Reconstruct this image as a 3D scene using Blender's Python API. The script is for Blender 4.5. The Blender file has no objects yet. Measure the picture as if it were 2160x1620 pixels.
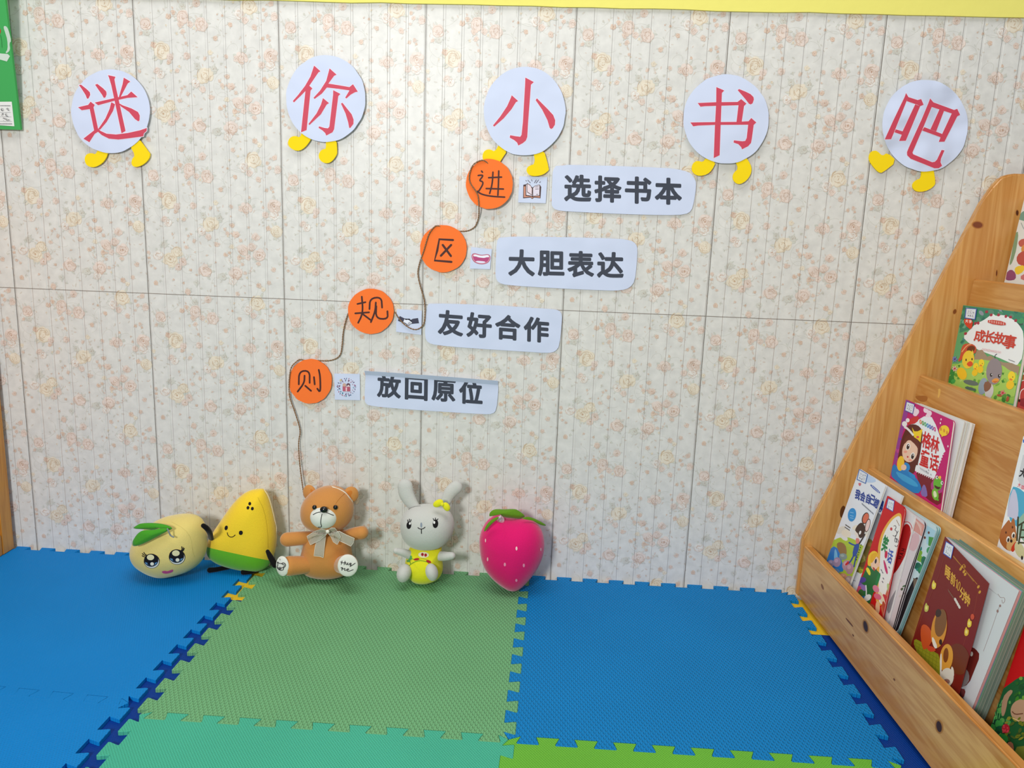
import bpy, bmesh, math, random
from mathutils import Vector, Matrix
from mathutils.bvhtree import BVHTree

SC = bpy.context.scene
COL = SC.collection
PI = math.pi

# ------------------------------------------------------------------ camera
FPX = 1782.5                                   # focal length in pixels of a 2160 x 1620 frame
CAM = Vector((1.1897, -1.7881, 0.8305))
PITCH, YAW, ROLL = 0.2075, 0.0516, 0.0348


def cam_axes():
    r, u, f = Vector((1, 0, 0)), Vector((0, 0, 1)), Vector((0, 1, 0))
    Rz = Matrix.Rotation(YAW, 3, 'Z')
    r, f = Rz @ r, Rz @ f
    f2 = f * math.cos(PITCH) - u * math.sin(PITCH)
    u2 = u * math.cos(PITCH) + f * math.sin(PITCH)
    r3 = r * math.cos(ROLL) + u2 * math.sin(ROLL)
    u3 = u2 * math.cos(ROLL) - r * math.sin(ROLL)
    return r3, u3, f2


AR, AU, AF = cam_axes()
cd = bpy.data.cameras.new('camera')
cam = bpy.data.objects.new('camera', cd)
COL.objects.link(cam)
cd.sensor_width = 36.0
cd.lens = FPX / 2160 * 36.0
cd.clip_start = 0.02
cam.matrix_world = Matrix((
    (AR.x, AU.x, -AF.x, CAM.x), (AR.y, AU.y, -AF.y, CAM.y), (AR.z, AU.z, -AF.z, CAM.z), (0, 0, 0, 1)))
SC.camera = cam

# ------------------------------------------------------------------ world, lights, exposure
w = bpy.data.worlds.new('room_light')
SC.world = w
w.use_nodes = True
w.node_tree.nodes['Background'].inputs[0].default_value = (0.92, 0.96, 1.0, 1)
w.node_tree.nodes['Background'].inputs[1].default_value = 0.30


def area(name, loc, target, sx, sy, power, color):
    l = bpy.data.lights.new(name, 'AREA')
    l.shape = 'RECTANGLE'
    l.size, l.size_y, l.energy, l.color = sx, sy, power, color
    o = bpy.data.objects.new(name, l)
    COL.objects.link(o)
    o.location = loc
    o.rotation_euler = (Vector(target) - Vector(loc)).to_track_quat('-Z', 'Y').to_euler()
    return o


area('window_light', (0.38, -3.0, 1.40), (1.0, 0, 0.75), 0.40, 0.40, 50, (1.0, 0.99, 0.97))
area('ceiling_light', (0.9, -0.85, 2.6), (0.9, -0.2, 0.8), 1.8, 0.9, 25, (1.0, 0.985, 0.95))
SC.view_settings.view_transform = 'Standard'
SC.view_settings.look = 'None'
SC.view_settings.gamma = 1.0
SC.view_settings.use_curve_mapping = False
SC.view_settings.exposure = 0.0


# ------------------------------------------------------------------ pixel -> world helpers
def ray(x, y):
    return AF + AR * ((x - 1080) / FPX) - AU * ((y - 810) / FPX)


def at_y(x, y, Y=0.0):
    d = ray(x, y)
    return CAM + d * ((Y - CAM.y) / d.y)


def at_z(x, y, Z=0.0):
    d = ray(x, y)
    return CAM + d * ((Z - CAM.z) / d.z)


def on_plane(x, y, P, N):
    d = ray(x, y)
    return CAM + d * ((P - CAM).dot(N) / d.dot(N))


# ------------------------------------------------------------------ small helpers
def lin(c):
    return tuple(((v / 255) / 12.92) if v / 255 <= 0.04045 else ((v / 255 + 0.055) / 1.055) ** 2.4 for v in c[:3])


def chaikin(p, it=2, closed=True):
    for _ in range(it):
        q = []
        n = len(p)
        if not closed:
            q.append(p[0])
        for i in range(n if closed else n - 1):
            a, b = p[i], p[(i + 1) % n]
            q.append(tuple(a[k] * .75 + b[k] * .25 for k in range(len(a))))
            q.append(tuple(a[k] * .25 + b[k] * .75 for k in range(len(a))))
        if not closed:
            q.append(p[-1])
        p = q
    return p


def resample(p, step, closed=False):
    pts = [Vector(v) for v in p]
    if closed:
        pts.append(pts[0])
    out = [pts[0]]
    for a, b in zip(pts, pts[1:]):
        n = max(1, int(round((b - a).length / step)))
        for i in range(1, n + 1):
            out.append(a.lerp(b, i / n))
    return [tuple(v) for v in (out[:-1] if closed else out)]


def ellipse(cx, cy, rx, ry, rot=0.0, n=28, a0=0, a1=360):
    r = math.radians(rot)
    out = []
    full = abs(a1 - a0) >= 360
    m = n if full else n - 1
    for i in range(n):
        t = math.radians(a0 + (a1 - a0) * i / m)
        x, y = rx * math.cos(t), ry * math.sin(t)
        out.append((cx + x * math.cos(r) - y * math.sin(r), cy + x * math.sin(r) + y * math.cos(r)))
    return out


def ribbon(pts, wd):
    """outline of a stroke; wd is a number or one width per point"""
    n = len(pts)
    L, R = [], []
    for i, p in enumerate(pts):
        a, b = pts[max(i - 1, 0)], pts[min(i + 1, n - 1)]
        dx, dy = b[0] - a[0], b[1] - a[1]
        l = math.hypot(dx, dy) or 1
        h = (wd[i] if isinstance(wd, (list, tuple)) else wd) / 2
        L.append((p[0] - dy / l * h, p[1] + dx / l * h))
        R.append((p[0] + dy / l * h, p[1] - dx / l * h))
    return L, R


_glyph = {}


def glyph(ch, offset):
    key = (ch, offset)
    if key not in _glyph:
        c = bpy.data.curves.new('t', 'FONT')
        c.body = ch
        c.align_x = 'CENTER'
        c.resolution_u = 3
        o = bpy.data.objects.new('t', c)
        COL.objects.link(o)
        bpy.context.view_layer.update()
        dg = bpy.context.evaluated_depsgraph_get()
        me = o.evaluated_get(dg).to_mesh()
        vs = [(v.co.x, v.co.y) for v in me.vertices]
        fs = [tuple(p.vertices) for p in me.polygons]
        o.evaluated_get(dg).to_mesh_clear()
        bpy.data.objects.remove(o)
        bpy.data.curves.remove(c)
        if vs:
            x0, x1 = min(v[0] for v in vs), max(v[0] for v in vs)
            y0, y1 = min(v[1] for v in vs), max(v[1] for v in vs)
            cx, cy, s = (x0 + x1) / 2, (y0 + y1) / 2, max(x1 - x0, y1 - y0, 1e-6)
            vs = [((v[0] - cx) / s, (v[1] - cy) / s) for v in vs]
        _glyph[key] = (vs, fs)
    return _glyph[key]


# ------------------------------------------------------------------ materials
MATS = {}


def mat(name, color=None, rough=0.6, spec=0.5, sheen=0.0, bump=None, attr=False, alpha=1.0, trans=0.0, coat=0.0):
    if name in MATS:
        return MATS[name]
    m = bpy.data.materials.new(name)
    m.use_nodes = True
    nt = m.node_tree
    b = nt.nodes['Principled BSDF']
    b.inputs['Roughness'].default_value = rough
    b.inputs['Specular IOR Level'].default_value = spec
    if color:
        b.inputs['Base Color'].default_value = lin(color) + (1,)
    if attr:
        a = nt.nodes.new('ShaderNodeAttribute')
        a.attribute_name = 'Col'
        nt.links.new(a.outputs['Color'], b.inputs['Base Color'])
    if sheen:
        b.inputs['Sheen Weight'].default_value = sheen
        b.inputs['Sheen Roughness'].default_value = 0.4
    if coat:
        b.inputs['Coat Weight'].default_value = coat
        b.inputs['Coat Roughness'].default_value = 0.15
    b.inputs['Alpha'].default_value = alpha
    b.inputs['Transmission Weight'].default_value = trans
    if bump:
        sc, dist, detail = bump
        g = nt.nodes.new('ShaderNodeNewGeometry')
        t = nt.nodes.new('ShaderNodeTexNoise')
        t.inputs['Scale'].default_value = sc
        t.inputs['Detail'].default_value = detail
        bm = nt.nodes.new('ShaderNodeBump')
        bm.inputs['Distance'].default_value = dist
        bm.inputs['Strength'].default_value = 1.0
        nt.links.new(g.outputs['Position'], t.inputs['Vector'])
        nt.links.new(t.outputs['Fac'], bm.inputs['Height'])
        nt.links.new(bm.outputs['Normal'], b.inputs['Normal'])
    MATS[name] = m
    return m


def N(nt, kind, **kw):
    n = nt.nodes.new(kind)
    for k, v in kw.items():
        setattr(n, k, v)
    return n


def math_node(nt, op, a, b=None, c=None):
    n = N(nt, 'ShaderNodeMath', operation=op)
    for i, v in enumerate((a, b, c)):
        if v is None:
            continue
        if isinstance(v, (int, float)):
            n.inputs[i].default_value = v
        else:
            nt.links.new(v, n.inputs[i])
    return n.outputs[0]


def wall_material():
    m = bpy.data.materials.new('glazed_flower_tile')
    m.use_nodes = True
    nt = m.node_tree
    b = nt.nodes['Principled BSDF']
    a = N(nt, 'ShaderNodeAttribute', attribute_name='Col')
    g = N(nt, 'ShaderNodeNewGeometry')
    sx = N(nt, 'ShaderNodeSeparateXYZ')
    nt.links.new(g.outputs['Position'], sx.inputs[0])
    # faint mottling of the printed ground
    no = N(nt, 'ShaderNodeTexNoise')
    no.inputs['Scale'].default_value = 55
    no.inputs['Detail'].default_value = 5
    nt.links.new(g.outputs['Position'], no.inputs['Vector'])
    mr = N(nt, 'ShaderNodeMapRange')
    mr.inputs['From Min'].default_value = 0.35
    mr.inputs['From Max'].default_value = 0.7
    mr.inputs['To Min'].default_value = 0.90
    mr.inputs['To Max'].default_value = 1.03
    nt.links.new(no.outputs['Fac'], mr.inputs['Value'])
    mx = N(nt, 'ShaderNodeVectorMath', operation='SCALE')
    nt.links.new(a.outputs['Color'], mx.inputs[0])
    nt.links.new(mr.outputs[0], mx.inputs['Scale'])
    nt.links.new(mx.outputs[0], b.inputs['Base Color'])
    # moulded grooves, one every 37.5 mm
    x = math_node(nt, 'ADD', sx.outputs['X'], 3.0)
    x = math_node(nt, 'MODULO', x, 0.0375)
    d = math_node(nt, 'ABSOLUTE', math_node(nt, 'SUBTRACT', x, 0.01875))
    d2 = math_node(nt, 'SUBTRACT', 0.01875, d)      # distance from the groove line
    s = N(nt, 'ShaderNodeMapRange', interpolation_type='SMOOTHSTEP')
    s.inputs['From Min'].default_value = 0.0016
    s.inputs['From Max'].default_value = 0.0031
    nt.links.new(d2, s.inputs['Value'])
    bp = N(nt, 'ShaderNodeBump')
    bp.inputs['Strength'].default_value = 0.85
    bp.inputs['Distance'].default_value = 0.0011
    nt.links.new(s.outputs[0], bp.inputs['Height'])
    b2 = N(nt, 'ShaderNodeBump')
    b2.inputs['Strength'].default_value = 0.12
    b2.inputs['Distance'].default_value = 0.004
    n2 = N(nt, 'ShaderNodeTexNoise')
    n2.inputs['Scale'].default_value = 9
    n2.inputs['Detail'].default_value = 2
    nt.links.new(g.outputs['Position'], n2.inputs['Vector'])
    nt.links.new(n2.outputs['Fac'], b2.inputs['Height'])
    nt.links.new(bp.outputs['Normal'], b2.inputs['Normal'])
    nt.links.new(b2.outputs['Normal'], b.inputs['Normal'])
    b.inputs['Roughness'].default_value = 0.38
    b.inputs['Specular IOR Level'].default_value = 0.42
    return m


def foam_material(name, color, pitch, ang, depth, style):
    m = bpy.data.materials.new(name)
    m.use_nodes = True
    nt = m.node_tree
    b = nt.nodes['Principled BSDF']
    g = N(nt, 'ShaderNodeNewGeometry')
    mp = N(nt, 'ShaderNodeMapping')
    mp.inputs['Rotation'].default_value = (0, 0, math.radians(ang))
    nt.links.new(g.outputs['Position'], mp.inputs['Vector'])
    sx = N(nt, 'ShaderNodeSeparateXYZ')
    nt.links.new(mp.outputs[0], sx.inputs[0])
    k = 2 * PI / pitch
    u = math_node(nt, 'SINE', math_node(nt, 'MULTIPLY', sx.outputs['X'], k))
    v = math_node(nt, 'SINE', math_node(nt, 'MULTIPLY', sx.outputs['Y'], k * style))
    uv = math_node(nt, 'MULTIPLY', u, v)
    pit = N(nt, 'ShaderNodeMapRange', interpolation_type='SMOOTHSTEP')
    pit.inputs['From Min'].default_value = -0.25
    pit.inputs['From Max'].default_value = 0.75
    pit.inputs['To Min'].default_value = 1.0
    pit.inputs['To Max'].default_value = 0.0
    nt.links.new(uv, pit.inputs['Value'])
    h = pit.outputs[0]
    bp = N(nt, 'ShaderNodeBump')
    bp.inputs['Strength'].default_value = 1.0
    bp.inputs['Distance'].default_value = depth
    nt.links.new(h, bp.inputs['Height'])
    nt.links.new(bp.outputs['Normal'], b.inputs['Normal'])
    no = N(nt, 'ShaderNodeTexNoise')
    no.inputs['Scale'].default_value = 6
    no.inputs['Detail'].default_value = 4
    nt.links.new(g.outputs['Position'], no.inputs['Vector'])
    cr = N(nt, 'ShaderNodeMix', data_type='RGBA')
    c = lin(color)
    cr.inputs[6].default_value = tuple(v * 0.92 for v in c) + (1,)
    cr.inputs[7].default_value = tuple(min(1, v * 1.07) for v in c) + (1,)
    nt.links.new(no.outputs['Fac'], cr.inputs[0])
    nt.links.new(cr.outputs[2], b.inputs['Base Color'])
    b.inputs['Roughness'].default_value = 0.6
    b.inputs['Specular IOR Level'].default_value = 0.15
    return m


def wood_material(name, axis, light=(224, 174, 106), dark=(186, 122, 50)):
    """pine boards glued up of staves; axis is the grain direction (world x, y or z)"""
    m = bpy.data.materials.new(name)
    m.use_nodes = True
    nt = m.node_tree
    b = nt.nodes['Principled BSDF']
    g = N(nt, 'ShaderNodeNewGeometry')
    mp = N(nt, 'ShaderNodeMapping')
    sc = {'x': (1.2, 22, 22), 'y': (22, 1.2, 22), 'z': (22, 22, 1.2)}[axis]
    mp.inputs['Scale'].default_value = sc
    nt.links.new(g.outputs['Position'], mp.inputs['Vector'])
    t = N(nt, 'ShaderNodeTexNoise')
    t.inputs['Scale'].default_value = 1.6
    t.inputs['Detail'].default_value = 3
    t.inputs['Distortion'].default_value = 0.5
    nt.links.new(mp.outputs[0], t.inputs['Vector'])
    rings = math_node(nt, 'SINE', math_node(nt, 'MULTIPLY', t.outputs['Fac'], 34))
    rings = math_node(nt, 'MULTIPLY_ADD', rings, 0.5, 0.5)
    t2 = N(nt, 'ShaderNodeTexNoise')
    t2.inputs['Scale'].default_value = 9
    t2.inputs['Detail'].default_value = 3
    nt.links.new(mp.outputs[0], t2.inputs['Vector'])
    # one tone per stave
    sx = N(nt, 'ShaderNodeSeparateXYZ')
    nt.links.new(g.outputs['Position'], sx.inputs[0])
    across = {'x': 'Z', 'y': 'Z', 'z': 'X'}[axis]
    st = math_node(nt, 'FLOOR', math_node(nt, 'MULTIPLY', sx.outputs[across], 15.0))
    wn = N(nt, 'ShaderNodeTexWhiteNoise', noise_dimensions='1D')
    nt.links.new(st, wn.inputs['W'])
    f = math_node(nt, 'MULTIPLY', rings, 0.36)
    f = math_node(nt, 'MULTIPLY_ADD', t2.outputs['Fac'], 0.45, f)
    f = math_node(nt, 'MULTIPLY_ADD', wn.outputs['Value'], 0.55, f)
    f = math_node(nt, 'SUBTRACT', f, 0.1)
    cr = N(nt, 'ShaderNodeMix', data_type='RGBA')
    cr.inputs[6].default_value = lin(light) + (1,)
    cr.inputs[7].default_value = lin(dark) + (1,)
    nt.links.new(f, cr.inputs[0])
    nt.links.new(cr.outputs[2], b.inputs['Base Color'])
    b.inputs['Roughness'].default_value = 0.34
    b.inputs['Specular IOR Level'].default_value = 0.45
    b.inputs['Coat Weight'].default_value = 0.25
    b.inputs['Coat Roughness'].default_value = 0.2
    return m


M_WALL = wall_material()
M_PRINT = mat('printed_paper', rough=0.55, spec=0.3, attr=True)
M_GLOSS = mat('glossy_print', rough=0.36, spec=0.28, attr=True, bump=(14, 0.0012, 1))
M_STITCH = mat('embroidery', rough=0.8, spec=0.2, attr=True)
M_FOAMPAPER = mat('foam_paper', rough=0.75, spec=0.2, attr=True)
M_PAPER = mat('copy_paper', (206, 216, 240), rough=0.6, spec=0.3, bump=(16, 0.004, 1))
M_WOODY = wood_material('pine_along_the_rail', 'y')
M_WOODZ = wood_material('pine_upright', 'z')
M_PAGE = mat('page_edges', rough=0.8, spec=0.2, attr=True)


# ------------------------------------------------------------------ object helpers
def link(me, name, parent=None):
    o = bpy.data.objects.new(name, me)
    COL.objects.link(o)
    if parent:
        o.parent = parent
        o.matrix_parent_inverse = Matrix.Translation(-parent.location)
    return o


def tag(o, label=None, cat=None, group=None, kind=None):
    if label:
        o['label'] = label
    if cat:
        o['category'] = cat
    if group:
        o['group'] = group
    if kind:
        o['kind'] = kind
    return o


def thing(name, loc, label, cat, group=None):
    o = bpy.data.objects.new(name, None)
    o.empty_display_size = 0.02
    COL.objects.link(o)
    o.location = loc
    return tag(o, label, cat, group)


def from_bm(bm, name, m, parent=None, smooth=True):
    bmesh.ops.recalc_face_normals(bm, faces=bm.faces[:])
    me = bpy.data.meshes.new(name)
    bm.to_mesh(me)
    bm.free()
    me.materials.append(m)
    if smooth:
        for p in me.polygons:
            p.use_smooth = True
    return link(me, name, parent)


class Sheet:
    """flat coloured shapes laid on a surface.  pos(px, py) gives the point and the outward normal there"""

    def __init__(s, pos, org=(0, 0), sc=1.0, base=0.0001, step=0.00003):
        s.pos, s.org, s.sc, s.off, s.step = pos, org, sc, base, step
        s.v, s.f, s.c = [], [], []
        s.curved = False

    def crop(s, ox, oy, sc):
        s.org, s.sc = (ox, oy), sc
        return s

    def P(s, p):
        q, n = s.pos(s.org[0] + p[0] / s.sc, s.org[1] + p[1] / s.sc)
        return q + n * s.off

    def raw(s, pts, faces, col):
        b = len(s.v)
        s.v += [tuple(p) for p in pts]
        c = lin(col)
        for f in faces:
            s.f.append(tuple(b + i for i in f))
            s.c.append(c)

    def poly(s, pts, col, sm=0):
        if sm:
            pts = chaikin(pts, sm)
        if s.curved:
            pts = resample(pts, 1.2 * s.sc, True)
            n = len(pts)
            cx, cy = sum(p[0] for p in pts) / n, sum(p[1] for p in pts) / n
            R = 5
            vs = [s.P((cx, cy))]
            for r in range(1, R + 1):
                vs += [s.P((cx + (p[0] - cx) * r / R, cy + (p[1] - cy) * r / R)) for p in pts]
            fs = [(0, 1 + i, 1 + (i + 1) % n) for i in range(n)]
            for r in range(R - 1):
                a, b = 1 + r * n, 1 + (r + 1) * n
                fs += [(a + i, b + i, b + (i + 1) % n, a + (i + 1) % n) for i in range(n)]
            s.raw(vs, fs, col)
        else:
            s.raw([s.P(p) for p in pts], [tuple(range(len(pts)))], col)
        s.off += s.step

    def ell(s, cx, cy, rx, ry, col, rot=0, n=24):
        s.poly(ellipse(cx, cy, rx, ry, rot, n), col)

    def line(s, pts, wd, col, sm=1, cap=True):
        if sm and len(pts) > 2:
            pts = chaikin(pts, sm, False)
            wd = wd if not isinstance(wd, (list, tuple)) else sum(wd) / len(wd)
        if s.curved:
            pts = resample(pts, 1.0 * s.sc)
        L, R = ribbon(pts, wd)
        n = len(pts)
        s.raw([s.P(p) for p in L + R], [(i, i + 1, n + i + 1, n + i) for i in range(n - 1)], col)
        if cap and not isinstance(wd, (list, tuple)):
            s.off += s.step * .5
            for p in (pts[0], pts[-1]):
                e = ellipse(p[0], p[1], wd / 2, wd / 2, 0, 8)
                s.raw([s.P(q) for q in e], [tuple(range(8))], col)
        s.off += s.step

    def char(s, ch, cx, cy, ex, ey, col, bold=0.0):
        vs, fs = glyph(ch, 0.0)
        k = 1 - 2 * bold
        sh = [(0, 0)] + ([(bold * math.cos(a * PI / 8), bold * math.sin(a * PI / 8)) for a in range(16)] if bold else [])
        for a, b in sh:                     # heavier type: the glyph laid down again a hair to each side
            q = [(v[0] * k + a, v[1] * k + b) for v in vs]
            s.raw([s.P((cx + v[0] * ex[0] + v[1] * ey[0], cy + v[0] * ex[1] + v[1] * ey[1])) for v in q], fs, col)
            s.off += s.step * .1
        s.off += s.step

    def text(s, t, p0, p1, ex, ey, col, bold=0.0):
        n = len(t)
        for i, ch in enumerate(t):
            k = i / max(1, n - 1)
            s.char(ch, p0[0] + (p1[0] - p0[0]) * k, p0[1] + (p1[1] - p0[1]) * k, ex, ey, col, bold)

    def slab(s, pts3, nrm, th, col):
        """box or prism: pts3 is the front outline (3-D), th the thickness behind it"""
        n = len(pts3)
        back = [p - nrm * th for p in pts3]
        fs = [tuple(range(n)), tuple(range(2 * n - 1, n - 1, -1))]
        fs += [(i, n + i, n + (i + 1) % n, (i + 1) % n) for i in range(n)]
        s.raw(list(pts3) + back, fs, col)

    def build(s, name, m, parent=None, clip=()):
        me = bpy.data.meshes.new(name)
        me.from_pydata(s.v, [], s.f)
        ca = me.color_attributes.new('Col', 'FLOAT_COLOR', 'CORNER')
        arr = []
        for f, c in zip(s.f, s.c):
            arr += [c[0], c[1], c[2], 1.0] * len(f)
        if len(arr) == 4 * len(me.loops):
            ca.data.foreach_set('color', arr)
        if clip:                            # trim printed shapes at the edges of the sheet
            bm = bmesh.new()
            bm.from_mesh(me)
            for co, no in clip:
                bmesh.ops.bisect_plane(bm, geom=bm.verts[:] + bm.edges[:] + bm.faces[:], dist=1e-5, plane_co=co, plane_no=no, clear_outer=True)
            bm.to_mesh(me)
            bm.free()
        me.materials.append(m)
        return link(me, name, parent)


def wall_pos(Y):
    nn = Vector((0, -1, 0))
    return lambda x, y: (at_y(x, y, Y), nn)


def plane_pos(P, Nn):
    return lambda x, y: (on_plane(x, y, P, Nn), Nn)


# swept round tube through 3-D points with one radius each, rounded ends
def tube_bm(bm, pts, rads, seg=14, sub=3, flat=1.0, flat_axis=None):
    P = [Vector(p) for p in pts]
    if sub > 1 and len(P) > 2:
        q = chaikin([tuple(p) + (r,) for p, r in zip(P, rads)], sub - 1, False)
        P = [Vector(v[:3]) for v in q]
        rads = [v[3] for v in q]
    rings = []
    d0 = (P[1] - P[0]).normalized()
    d1 = (P[-1] - P[-2]).normalized()
    seq = []
    for k in range(1, 6):
        a = k / 6 * PI / 2
        seq.append((P[0] - d0 * rads[0] * math.cos(a), rads[0] * math.sin(a)))
    seq += list(zip(P, rads))
    for k in range(1, 6):
        a = k / 6 * PI / 2
        seq.append((P[-1] + d1 * rads[-1] * math.sin(a), rads[-1] * math.cos(a)))
    up = Vector((0, -1, 0)) if abs(d0.y) < 0.9 else Vector((1, 0, 0))
    n = len(seq)
    for i, (p, r) in enumerate(seq):
        t = (seq[min(i + 1, n - 1)][0] - seq[max(i - 1, 0)][0]).normalized()
        u = (up - t * up.dot(t)).normalized()
        v = t.cross(u)
        up = u
        rings.append([bm.verts.new(p + (u * math.cos(2 * PI * j / seg) * flat + v * math.sin(2 * PI * j / seg)) * r)
                      for j in range(seg)])
    for a, b in zip(rings, rings[1:]):
        for j in range(seg):
            bm.faces.new((a[j], a[(j + 1) % seg], b[(j + 1) % seg], b[j]))
    bm.faces.new(rings[0])
    bm.faces.new(rings[-1])


def tube(name, pts, rads, m, parent=None, **kw):
    bm = bmesh.new()
    tube_bm(bm, pts, rads, **kw)
    return from_bm(bm, name, m, parent)


def ball_bm(bm, c, r, rot=None, seg=32, rings=20):
    mt = Matrix.Translation(c)
    if rot is not None:
        mt = mt @ rot.to_4x4()
    mt = mt @ Matrix.Diagonal((r[0], r[1], r[2], 1))
    bmesh.ops.create_uvsphere(bm, u_segments=seg, v_segments=rings, radius=1, matrix=mt)


def ball(name, c, r, m, parent=None, rot=None, seg=32, rings=20):
    bm = bmesh.new()
    ball_bm(bm, c, r, rot, seg, rings)
    return from_bm(bm, name, m, parent)


def box_bm(bm, lo, hi):
    bmesh.ops.create_cube(bm, size=1, matrix=Matrix.Translation((Vector(lo) + Vector(hi)) / 2) @
                          Matrix.Diagonal(tuple(Vector(hi) - Vector(lo)) + (1,)))


def puff_bm(pts2, Yc, tf, tb, rings=18, power=1.0, lump=0.0):
    """stuffed shape: outline (X, Z) in the plane y = Yc, bulging tf towards the room and tb towards the wall"""
    n = len(pts2)
    cx, cz = sum(p[0] for p in pts2) / n, sum(p[1] for p in pts2) / n
    bm = bmesh.new()

    def ring(s, y):
        return [bm.verts.new((cx + (p[0] - cx) * s, y, cz + (p[1] - cz) * s)) for p in pts2]
    mid = ring(1, Yc)
    for sign, t in ((-1, tf), (1, tb)):
        prev = mid
        for i in range(1, rings):
            a = i / rings * PI / 2
            cur = ring(math.cos(a) ** power, Yc + sign * t * math.sin(a))
            for j in range(n):
                bm.faces.new((prev[j], prev[(j + 1) % n], cur[(j + 1) % n], cur[j]))
            prev = cur
        c = bm.verts.new((cx, Yc + sign * t, cz))
        for j in range(n):
            bm.faces.new((prev[j], prev[(j + 1) % n], c))
    return bm


def outline(pts, crop, Yc, sm=3, step=None):
    q = chaikin(pts, sm)
    out = []
    for p in q:
        v = at_y(crop[0] + p[0] / crop[2], crop[1] + p[1] / crop[2], Yc)
        out.append((v.x, v.z))
    return out


def bvh_of(*objs):
    vs, fs = [], []
    for o in objs:
        b = len(vs)
        vs += [v.co.copy() for v in o.data.vertices]
        fs += [tuple(b + i for i in p.vertices) for p in o.data.polygons]
    return BVHTree.FromPolygons(vs, fs)


def surf_sheet(bvh, crop, base=0.0005, step=0.00006):
    """shapes stitched onto a stuffed toy: each point is carried to the toy's surface"""
    last = [None]

    def pos(x, y):
        d = ray(x, y).normalized()
        h = bvh.ray_cast(CAM, d)
        if h[0] is None:
            h = bvh.find_nearest(CAM + d * last[0]) if last[0] else bvh.find_nearest(at_y(x, y, -0.05))
            return h[0], -d
        last[0] = h[3]
        n = h[1] if h[1].dot(d) < 0 else -h[1]
        return h[0], (n - d).normalized()
    s = Sheet(pos, (crop[0], crop[1]), crop[2], base, step)
    s.curved = True
    return s

# ================================================================== THE SETTING
import numpy as np
ZTOP, ZJOINT = 1.217, 0.618
WX0, WX1 = -0.75, 2.85


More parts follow.
